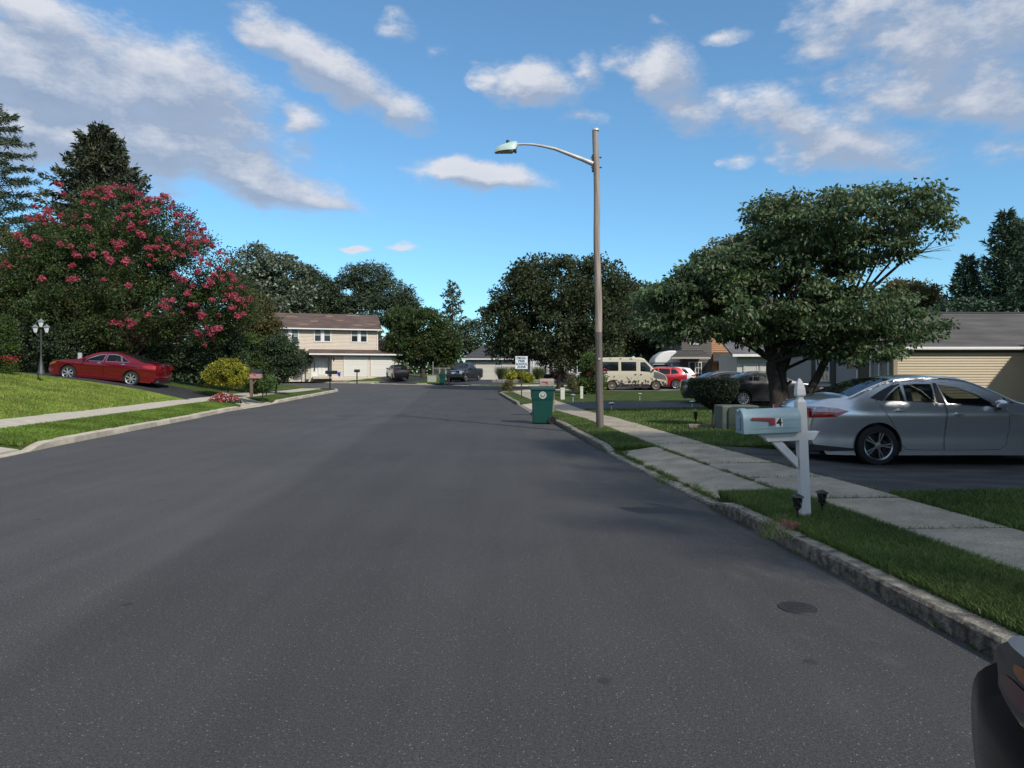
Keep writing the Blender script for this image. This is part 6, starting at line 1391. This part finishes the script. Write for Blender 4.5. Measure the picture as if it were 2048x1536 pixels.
for a0 in ((1830, 500), (1850, 505)):
    s_ = W(1760, 515, Yd) - base; e_ = W(a0[0] + 60, a0[1], Yd) - base
    for k in range(9): c = s_.lerp(e_, .35 + k * .07); b.tube([s_, s_.lerp(c, .6) + Vector((0, 0, .05)), c + Vector((random.uniform(-.1, .3), random.uniform(-.4, .4), random.uniform(-.25, .3)))], [.03, .014, .005], 5, caps=False)
b.build('dead_branch', mat('bare_twig', (.16, .13, .11), .8), rt)

# --- pink crape myrtle on the left
Ym = 35.5; base = Vector((XY(200, Ym), Ym, 1.25))
ml = [(235, 435, 90, 60), (140, 480, 95, 60), (320, 470, 95, 75), (200, 540, 150, 90), (380, 540, 100, 80), (90, 560, 80, 70), (440, 600, 78, 62), (300, 600, 140, 70), (150, 625, 120, 62), (400, 650, 90, 45), (250, 665, 110, 40), (480, 610, 38, 45), (70, 500, 45, 50)]
lobes_m = [lobe(a, c, d * .94, e * .94, Ym, max(1.5, d * .022)) for a, c, d, e in ml]
rt, cl = tree('large crape myrtle covered with pink blossom clusters behind the red sedan', lobes_m, base, Ym, L_myr, 1400, 80, .48, .11, name='crape_myrtle', barkm=bark_r, droop=.0, aspect=.6,
     stems=[((-.3 + .15 * i, .1 * (i % 2), -.3), (-1.6 + .75 * i, .1, 1.3 + .2 * (i % 3)), .09) for i in range(6)], sub=7, crook=.05, shell=(.5, 1))
def blossom_mesh(k, n=70, s=.26):
    p = unit(n) * (rng.random((n, 1)) ** .5) * s * .5; p[:, 2] *= .8; p[:, 0] *= rng.uniform(.8, 1.5); V, T = leaf_quads(p, .075, .95, 0, 0, .3)
    return np_mesh('blossom', V, T, leaf_mat('pink_blossom', (.38, .045, .09), (.62, .13, .20), (.22, .10, .07), rough=.7, trans=.3))
bm_ = [blossom_mesh(i, int(rng.integers(60, 110)), rng.uniform(.22, .36)) for i in range(6)]
spots = [(232, 372), (250, 378), (262, 372), (120, 368), (128, 388), (70, 412), (95, 425), (82, 435), (105, 438), (54, 434), (124, 429), (175, 434), (212, 382), (222, 390), (210, 396), (268, 385), (282, 388), (296, 400), (327, 393), (238, 437), (262, 448), (258, 458), (298, 425), (342, 415), (355, 430), (312, 422), (395, 447), (408, 457), (380, 435), (276, 465), (285, 472), (35, 470), (48, 480), (55, 490), (318, 478), (225, 482), (236, 490), (122, 487), (142, 492), (155, 512), (186, 510), (212, 508), (222, 524), (252, 522), (298, 530), (142, 533), (12, 523), (85, 557), (147, 559), (378, 478), (392, 488), (410, 482), (425, 492), (440, 505), (390, 505), (402, 520), (418, 528), (435, 536), (455, 522), (430, 550), (395, 545), (350, 505), (365, 510), (335, 497), (445, 560), (460, 575), (470, 590), (480, 600), (490, 612), (500, 596), (412, 572), (425, 600), (370, 560), (348, 548), (392, 610), (372, 588), (330, 602), (338, 612), (322, 610), (345, 600), (382, 609), (230, 643), (240, 648), (256, 640), (262, 652), (268, 645), (296, 630), (402, 636), (412, 655), (420, 668), (430, 660), (438, 656), (403, 672), (395, 668), (425, 678), (408, 690), (418, 560), (468, 560), (450, 600), (462, 618), (476, 632), (488, 628)]
lob = [(np.array(c), np.array(r)) for c, r in lobes_m]
def front_y(px, py):
    best = None
    for Y in np.arange(Ym - 4.5, Ym + 1, .1):
        p = np.array(W(px, py, Y))
        if any((((p - c) / r) ** 2).sum() < 1.05 for c, r in lob): return Y
    return Ym
for i, (px_, py_) in enumerate(spots):
    for k in range(1 if i % 3 else 2):
        qx, qy = px_ + random.uniform(-5, 5) * k * 1.6, py_ + random.uniform(-4, 4) * k * 1.5; Yq = front_y(qx, qy) - .15; p = W(qx, qy, Yq) - base
        put('blossom', bm_[(i + k) % 6], rt, p, (random.uniform(-.4, .4), random.uniform(-.4, .4), random.uniform(0, 6)), (random.uniform(.75, 1.25),) * 3)

for i in range(150):
    c, r = lob[int(rng.choice(len(lob), p=[.16, .06, .2, .08, .17, .03, .14, .08, .0, .03, .0, .05, .0]))]; a = rng.uniform(-1.2, .6); ev = rng.uniform(.05, 1.3)
    d = np.array([cos(ev) * sin(a + .45), -cos(ev) * cos(a + .45) , sin(ev)]); p = c + d * r * 1.0
    if any((((p - c2) / r2) ** 2).sum() < .8 for c2, r2 in lob): continue
    put('blossom', bm_[i % 6], rt, Vector(p) - base, (random.uniform(-.5, .5), random.uniform(-.5, .5), random.uniform(0, 6)), (random.uniform(.5, 1.0),) * 3)
# --- centre maple
Yc_ = 53.0; base = Vector((XY(1120, Yc_), Yc_, z0(53) + .1))
cl_ = [(1110, 575, 105, 66), (1195, 568, 62, 58), (1040, 610, 70, 60), (1000, 655, 45, 58), (1180, 630, 90, 70), (1100, 660, 110, 60), (1040, 690, 70, 34), (1175, 695, 66, 40), (1060, 560, 50, 32), (1145, 545, 60, 32), (1225, 600, 42, 56), (1120, 715, 50, 24)]
tree('big round dark maple in the middle behind the wooden lamp pole', [lobe(a, c, d * .95, e * .95, Yc_, max(2, d * .036)) for a, c, d, e in cl_], base, Yc_, L_map, 1000, 62, .62, .22, .30, name='maple_tree', trunk_top=(0, 0, 2.6), sub=22, shell=(.45, 1))
# --- background trees: label, kind, lobes, base px, distance
def bg(label, kind, lobes, bpx, Y, leafm, n, per, cr, leaf, r=.3, droop=.1, group='trees beyond the houses', aspect=.6, name='tree', zb=None, trunk_top=None, flat=0):
    z = zb if zb is not None else z0(Y) + .4; base = Vector((XY(bpx, Y), Y, z))
    return tree(label, [lobe(a, c, d * .95, e * .95, Y, max(1.2, d * Y / F * .8)) for a, c, d, e in lobes], base, Y, leafm, n, per, cr, leaf, r, name=name, droop=droop, group=group, aspect=aspect, trunk_top=trunk_top, flat=flat)
bg('tall silvery maple rising behind the left end of the beige house', 0, [(520, 530, 48, 42), (560, 555, 60, 50), (500, 580, 60, 50), (590, 600, 50, 55), (540, 620, 80, 50)], 545, 96, L_sil, 520, 46, 1.0, .42)
bg('slim dark tree between the silvery maple and the pines', 0, [(615, 555, 22, 24), (635, 580, 28, 34), (620, 610, 34, 30)], 625, 98, L_pin, 260, 46, .8, .36, aspect=.35)
bg('broad blue green pine behind the middle of the beige house roof', 0, [(735, 555, 50, 28), (700, 590, 55, 36), (775, 590, 52, 34), (745, 620, 90, 32), (660, 610, 35, 38), (810, 610, 26, 22)], 740, 100, L_pin, 640, 50, .95, .42, aspect=.28, flat=.3)
bg('full green tree right of the beige house garage', 0, [(810, 650, 36, 36), (850, 650, 48, 36), (880, 680, 40, 34), (810, 690, 42, 34), (850, 700, 52, 34), (800, 640, 30, 20), (900, 700, 20, 24)], 846, 79, L_myr, 560, 52, .62, .26, zb=1.0)
bg('dark maple leaning behind the bungalow garage', 0, [(940, 670, 30, 30), (925, 700, 30, 20)], 940, 96, L_pin, 130, 40, .8, .35, aspect=.35)
conifer('loose open pine standing alone against the sky left of the big maple', XY(905, 95), 95, 1.1, 13.2, 3.1, L_pin, 60, 60, .55, -.10, .22, group='trees beyond the houses', start=.2, taper=.55, aspect=.28)
bg('dense dark evergreen filling the gap right of the lamp pole', 0, [(1270, 610, 36, 50), (1290, 660, 46, 48), (1255, 660, 50, 50), (1320, 690, 50, 34), (1235, 590, 28, 36), (1345, 650, 40, 40)], 1275, 68, L_map, 560, 50, .7, .28)
bg('green ivy covered trunk beside the van roof', 0, [(1228, 660, 17, 30), (1228, 705, 17, 30)], 1228, 63, L_grn, 170, 50, .40, .16, r=.15)
bg('distant tree hidden behind the dogwood, left part', 0, [(1465, 510, 55, 40), (1440, 550, 60, 45), (1400, 610, 60, 60), (1480, 600, 70, 70)], 1450, 75, L_sil, 420, 46, .8, .34)
bg('distant tree between the dogwood and the cypress', 0, [(1840, 600, 40, 34), (1870, 630, 40, 26), (1790, 620, 50, 40), (1800, 590, 34, 30)], 1835, 48, L_olv, 300, 50, .5, .2)
bg('low dark hedge trees behind the yellow roof', 0, [(1930, 625, 50, 26), (2010, 622, 50, 26), (1870, 640, 40, 20), (2080, 610, 60, 40)], 1960, 42, L_cyp, 300, 50, .45, .2, name='hedge')
conifer('tall cypress at the right edge of the view', XY(2012, 43), 43, .3, 11.2, 3.0, L_cyp, 150, 120, .34, -.35, .2, group='cypresses behind the yellow house', upturn=.35, taper=.75, aspect=.25, apexes=((0, 0, 1), (1.1, .6, .95)))
conifer('shorter cypress left of the tall one behind the yellow roof', XY(1935, 44), 44, .3, 8.6, 2.1, L_cyp, 130, 110, .32, -.35, .18, group='cypresses behind the yellow house', upturn=.35, taper=.75, aspect=.25)
conifer('dark spruce rising directly above the pink crape myrtle', XY(203, 43), 43, 1.6, 15.1, 6.6, L_spr, 210, 260, .34, .12, .3, name='spruce_tree', taper=.62, upturn=.22, spread=.45, aspect=.32, start=.12)
conifer('tall loose pine cut by the left edge of the view', XY(-12, 40), 40, 1.6, 15.2, 3.6, L_pin, 110, 260, .26, -.05, .22, name='pine_tree', taper=.35, aspect=.2, start=.15, upturn=.1)
# left side shrubs and hedges
bg('brownish overgrown shrub left of the crape myrtle', 0, [(40, 560, 60, 60), (20, 620, 60, 60), (90, 610, 40, 50), (10, 500, 30, 40), (-40, 560, 50, 90)], 40, 36, L_olv, 420, 62, .42, .14, group='garden shrubs on the left', zb=1.5, name='shrub', r=.08)
bg('dark hedge behind the garden lamp post', 0, [(60, 690, 70, 50), (140, 690, 60, 40), (10, 690, 50, 55), (-50, 690, 50, 55)], 90, 34.6, L_dk, 420, 62, .35, .11, group='garden shrubs on the left', zb=1.4, name='hedge', r=.06)
bg('bright green conical bush at the far left edge', 0, [(-14, 680, 26, 45), (-10, 650, 14, 30)], -10, 27.0, L_grn, 140, 60, .22, .08, group='garden shrubs on the left', zb=1.4, name='bush', r=.04)
bg('dark bushes in the shade right of the red sedan', 0, [(350, 720, 50, 30), (300, 715, 50, 24), (410, 720, 40, 34), (450, 700, 34, 45), (240, 700, 40, 25)], 350, 36.5, L_dk, 420, 60, .38, .12, group='garden shrubs on the left', zb=.8, name='hedge', r=.06)
bg('brown leaved tree between the crape myrtle and the beige house', 0, [(515, 625, 26, 38), (530, 660, 30, 34), (500, 670, 36, 36), (545, 700, 24, 26)], 515, 43, L_olv, 260, 60, .42, .15, group='garden shrubs on the left', zb=.7, name='tree', r=.1)
bg('round dark green bush beside the pink letter box', 0, [(548, 715, 46, 42), (575, 720, 30, 34), (520, 720, 34, 38), (562, 690, 30, 22), (545, 745, 46, 24)], 552, 39.5, L_dk, 420, 62, .32, .11, group='garden shrubs on the left', zb=.55, name='bush', r=.07, droop=.4)
bg('lighter green bush behind the yellow one', 0, [(490, 700, 34, 36), (475, 720, 30, 30), (505, 735, 30, 26)], 490, 38.5, L_grn, 200, 60, .33, .11, group='garden shrubs on the left', zb=.6, name='bush', r=.06)
bg('yellow leaved shrub on the lawn right of the red sedan', 0, [(455, 745, 34, 28), (480, 752, 22, 22), (430, 752, 18, 20), (470, 735, 12, 14)], 456, 33.5, L_yel, 230, 52, .16, .09, group='garden shrubs on the left', zb=.45, name='shrub', r=.04)
bg('small feathery green plant behind the pink letter box', 0, [(530, 765, 18, 16), (515, 775, 14, 12)], 525, 33.0, L_grn, 60, 60, .18, .10, group='garden shrubs on the left', zb=.35, name='shrub', r=.02)
bg('young dark tree in front of the beige house wall', 0, [(612, 716, 8, 14), (605, 708, 4, 8), (610, 725, 8, 8)], 611, 75.5, L_dk, 60, 50, .28, .14, zb=1.0, r=.06, group='small trees by the houses', trunk_top=(0, 0, 1.5))
# right side and centre plants
def flower_shrub(label, lobes, bpx, Y, n, zb, name='flowering_shrub'):
    r, c = bg(label, 0, lobes, bpx, Y, L_grn, n, 60, .30, .13, group='small trees by the houses', zb=zb, name=name, r=.05); return r
r = flower_shrub('small red flowering crape myrtle left of the cream van', [(1180, 735, 18, 28), (1195, 760, 16, 26), (1170, 765, 14, 20), (1185, 785, 14, 12)], 1185, 43, 170, z0(43) + .1)
bb_ = Vector(r.location)
for i, (a, c) in enumerate(((1183, 732), (1190, 738), (1205, 742), (1212, 740), (1186, 756), (1196, 762), (1178, 748))): put('blossom', bm_[i % 6], r, W(a, c, 42.2) - bb_, (0, 0, i), (.9,) * 3)
bg('thin young conifer between the two pale utility posts', 0, [(1146, 768, 7, 10), (1145, 755, 4, 8), (1147, 777, 9, 6)], 1146, 39.5, L_olv, 40, 45, .18, .09, zb=z0(39) + .12, name='young_conifer', r=.03, group='small trees by the houses')
# ornamental grass clumps
def grass_clump(label, px, py, Y, h, r, m, n=1400):
    t = thing('ornamental_grass', label, 'ornamental grass', (XY(px, Y), Y, EH - (py - HY) / F * Y), group='ornamental grass clumps')
    a = rng.uniform(0, 2 * pi, n); rr = rng.random(n) ** .5 * r * .35; l = rng.uniform(.3, 1, n) * r; hh = h * rng.uniform(.7, 1.05, n); k = 5; V = []; s = np.linspace(0, 1, k)
    x0 = np.cos(a) * rr; y0 = np.sin(a) * rr; w = .012 * h
    for si in s:
        x = x0 + np.cos(a) * l * si ** 1.8; y = y0 + np.sin(a) * l * si ** 1.8; z = hh * (si * 1.15 - .15 * si ** 3); ww = w * (1 - si * .9)
        V.append(np.c_[x - np.sin(a) * ww, y + np.cos(a) * ww, z]); V.append(np.c_[x + np.sin(a) * ww, y - np.cos(a) * ww, z])
    V = np.stack(V, 1).reshape(-1, 3); o = np.arange(n)[:, None] * 2 * k; T = np.concatenate([o + [2 * i, 2 * i + 1, 2 * i + 3] for i in range(k - 1)] + [o + [2 * i, 2 * i + 3, 2 * i + 2] for i in range(k - 1)], 0)
    put('blades', np_mesh('blades', V, T, m), t); return t
L_og = leaf_mat('ornamental_grass_blade', (.12, .16, .06), (.24, .28, .12), (.36, .36, .2), trans=.4)
grass_clump('ornamental grass clump left of the yellow shrub, in front of the garage', 1004, 768, 72, 1.75, .85, L_og); grass_clump('ornamental grass clump behind the school zone sign', 1030, 768, 73, 1.8, .8, L_og); grass_clump('ornamental grass clump left of the maple trunk', 1079, 766, 70, 1.6, .95, L_og)
bg('bright yellow shrub right of the school zone sign post', 0, [(1048, 754, 12, 8), (1058, 758, 8, 7), (1024, 752, 7, 9)], 1048, 69.5, L_yel, 110, 50, .30, .18, zb=z0(69) + .25, name='shrub', r=.03, group='shrubs along the bungalow')
bg('purple brown shrub right of the big maple trunk', 0, [(1118, 754, 18, 13), (1106, 760, 9, 9)], 1118, 70.5, leaf_mat('purple_leaf', (.035, .022, .022), (.085, .055, .05)), 110, 50, .35, .18, zb=z0(70) + .2, name='shrub', r=.03, group='shrubs along the bungalow')
bg('small flowering plant at the right street corner by the kerb end', 0, [(1014, 776, 9, 8), (1020, 768, 4, 7), (1008, 781, 7, 4)], 1014, 49.5, L_olv, 60, 50, .2, .10, zb=z0(49) + .12, name='shrub', r=.03, group='shrubs along the bungalow')
# low stone wall in front of the bungalow
t = thing('stone_wall', 'low stone retaining wall in front of the ornamental grasses', 'wall', (XY(984, 68.6), 68.6, z0(68) + .12)); sm = mat('grey_stone', (.16, .15, .13), .9, c2=(.32, .30, .27), scale=3, bump=.6)
for r_ in range(2):
    x = 0
    while x < 10.5:
        w = random.uniform(.4, .7); b = MB(); b.box(x, x + w - .03, 0, .35, r_ * .22, r_ * .22 + .21); b.build('stone', sm, t, bevel=.03); x += w
# fence beyond the grass by the pickup
t = thing('chain_link_fence', 'thin grey wire fence with posts between the green tree and the pickup', 'fence', (XY(866, 77), 77, z0(77) + .35))
for i in range(4): b = MB(); b.tube([(i * .7, 0, -.3), (i * .7, 0, 1.3 if i != 0 else 2.0)], .03, 6); b.build('post', galv, t)
b = MB(); b.tube([(0, 0, 1.28), (2.1, 0, 1.28)], .02, 5)
for i in range(22): x = i * .1; b.tube([(x, 0, 0), (x + .0, 0, 1.26)], .006, 4, caps=False); 
b.build('wire', galv, t, kind='stuff')
# --- topiary
Yt_ = 18.3; zt_ = .19; t = thing('topiary_shrub', 'flat topped clipped dark green topiary on a single bare stem', 'topiary', (XY(1426, Yt_), Yt_, zt_), scale=.95)
n = 26000; u = rng.random(n); z = .48 + .78 * u; rad = np.interp(z, [.48, .62, .85, 1.1, 1.22, 1.26], [.12, .38, .60, .67, .66, .55]); a = rng.uniform(0, 2 * pi, n); rr = rad * (rng.random(n) ** .16) * (1 + .05 * np.sin(3 * a + 4 * z) + .03 * rng.normal(size=n)); P = np.c_[rr * np.cos(a) + .02, rr * np.sin(a), z + rng.normal(0, .012, n)]
nt_ = 9000; a = rng.uniform(0, 2 * pi, nt_); rr = .64 * rng.random(nt_) ** .5; P = np.concatenate([P, np.c_[rr * np.cos(a) + .02, rr * np.sin(a), 1.255 + rng.normal(0, .014, nt_)]])
V, T = leaf_quads(P, .045, .4, 0, 0, .1); put('crown', np_mesh('crown', V, T, leaf_mat('yew_needles', (.010, .022, .010), (.030, .048, .020), trans=.1)), t)
b = MB(); b.tube([(0, 0, -.1), (.01, 0, .3), (.0, .02, .55)], [.04, .032, .03], 8); limbs(b, (0, 0, .42), [((.3 * cos(k), .3 * sin(k), .75), .018) for k in range(6)], .02); b.build('stem', bark, t)
sb = mat('bed_stone', (.18, .13, .11), .85, c2=(.28, .22, .19), scale=5)
for k in range(7):
    b = MB(); b.box(-.11, .11, -.05, .05, -.03, .10); o = b.build('edging_stone', sb, bevel=.015); x = XY(1385 + k * 9, 17.6); o.location = (x, 17.6 - .02 * (k % 2), .17); o.rotation_euler = (0, 0, random.uniform(-.15, .15))
    tag(o, ('first', 'second', 'third', 'fourth', 'fifth', 'sixth', 'seventh')[k] + ' brown edging block of the topiary bed counted from its left end', 'edging block', 'edging blocks of the topiary bed')
# --- flower bed at the pink letter box
g = G(482, 800, .25); t = thing('flower_bed', 'low mound of red and pale pink flowers at the foot of the pink letter box', 'flower bed', (g.x, 30.6, z0(30.6) + .22))
n = 4200; a = rng.uniform(0, 2 * pi, n); rr = rng.random(n) ** .5; P = np.c_[rr * np.cos(a) * .72, rr * np.sin(a) * .5, rng.random(n) ** .6 * .34 * (1.1 - rr ** 2)]
V, T = leaf_quads(P, .07, .6); put('foliage', np_mesh('foliage', V, T, L_dk), t)
n = 900; a = rng.uniform(0, 2 * pi, n); rr = rng.random(n) ** .5; P = np.c_[rr * np.cos(a) * .72, rr * np.sin(a) * .5, .04 + .33 * (1.08 - rr ** 2) + rng.normal(0, .02, n)]
V, T = leaf_quads(P[:620], .055, .95); put('red_flowers', np_mesh('red_flowers', V, T, leaf_mat('red_petal', (.30, .02, .04), (.5, .05, .07), trans=.2)), t, kind='stuff'); V, T = leaf_quads(P[620:], .06, .95); put('pink_flowers', np_mesh('pink_flowers', V, T, leaf_mat('pink_petal', (.65, .30, .34), (.75, .55, .52), trans=.2)), t, kind='stuff')
# red begonias at the far left of the lawn crest
t = thing('flower_clump', 'small clump of red flowers at the left edge above the lawn', 'flowers', (XY(14, 27.6), 27.6, 1.62)); n = 1500; P = np.c_[rng.normal(0, .22, n), rng.normal(0, .15, n), rng.random(n) * .5]
V, T = leaf_quads(P, .06, .6); put('foliage', np_mesh('foliage', V, T, L_grn), t); P = np.c_[rng.normal(0, .2, 260), rng.normal(0, .15, 260), rng.uniform(.35, .65, 260)]; V, T = leaf_quads(P, .06, .9); put('red_flowers', np_mesh('red_flowers', V, T, MATS['red_petal']), t, kind='stuff')

# ------------------------------------------------------------------ the street goes on beside the camera: house, and unseen trees added for shade
plain_house('plain grey two storey house beside the near driveway outside the right edge', 15.5, -3.0, .2, 12, 9.5, 5.4, 2.2, gry, rdk)
def shade_tree(label, x, y, h, r, n=260):
    z = .3; s = 1; lob_ = [((x + r * .35 * cos(k * 2.1), y + r * .35 * sin(k * 2.1), z + h * (.58 + .14 * (k % 3 - 1))), (r * .72, r * .72, h * .27)) for k in range(6)]
    return tree(label, lob_, (x, y, z), y, L_map, n, 30, .75, .34, .28, name='added_shade_tree', group='unseen trees added for shade', trunk_top=(0, 0, h * .35), sub=14)

for a in (('unseen tree added outside the right edge to shade the silver sedan', 12.6, 4.3, 11.5, 4.3), ('unseen tree added beside the camera to shade the mailbox', 12.3, -.8, 11, 3.9), ('unseen tree added by the grey house corner to shade the silver sedan', 14.6, 6.6, 9.6, 3.4)):
    shade_tree(*a)
# far wooded skyline closing the view between the houses
V = []; T = []; n = 30000
X = rng.uniform(-150, 150, n); Y = 112 + rng.uniform(0, 25, n); top = 7.0 + 2.2 * np.sin(X * .13) + 1.6 * np.sin(X * .31 + 1) + 1.0 * np.sin(X * .83); Z = .6 + rng.random(n) ** .75 * top
V, T = leaf_quads(np.c_[X, Y, Z], 1.0, .7); tag(put('treeline', np_mesh('treeline', V, T, L_map), kind='stuff'), 'dark wooded skyline far behind the houses', 'treeline')
V, T = leaf_quads(np.c_[rng.uniform(-75, -22, 14000), 50 + rng.uniform(0, 8, 14000), .8 + rng.random(14000) * 5.5], .5, .7); tag(put('treeline', np_mesh('treeline', V, T, L_dk), kind='stuff'), 'dense thicket behind the shrubs on the left hill', 'thicket')
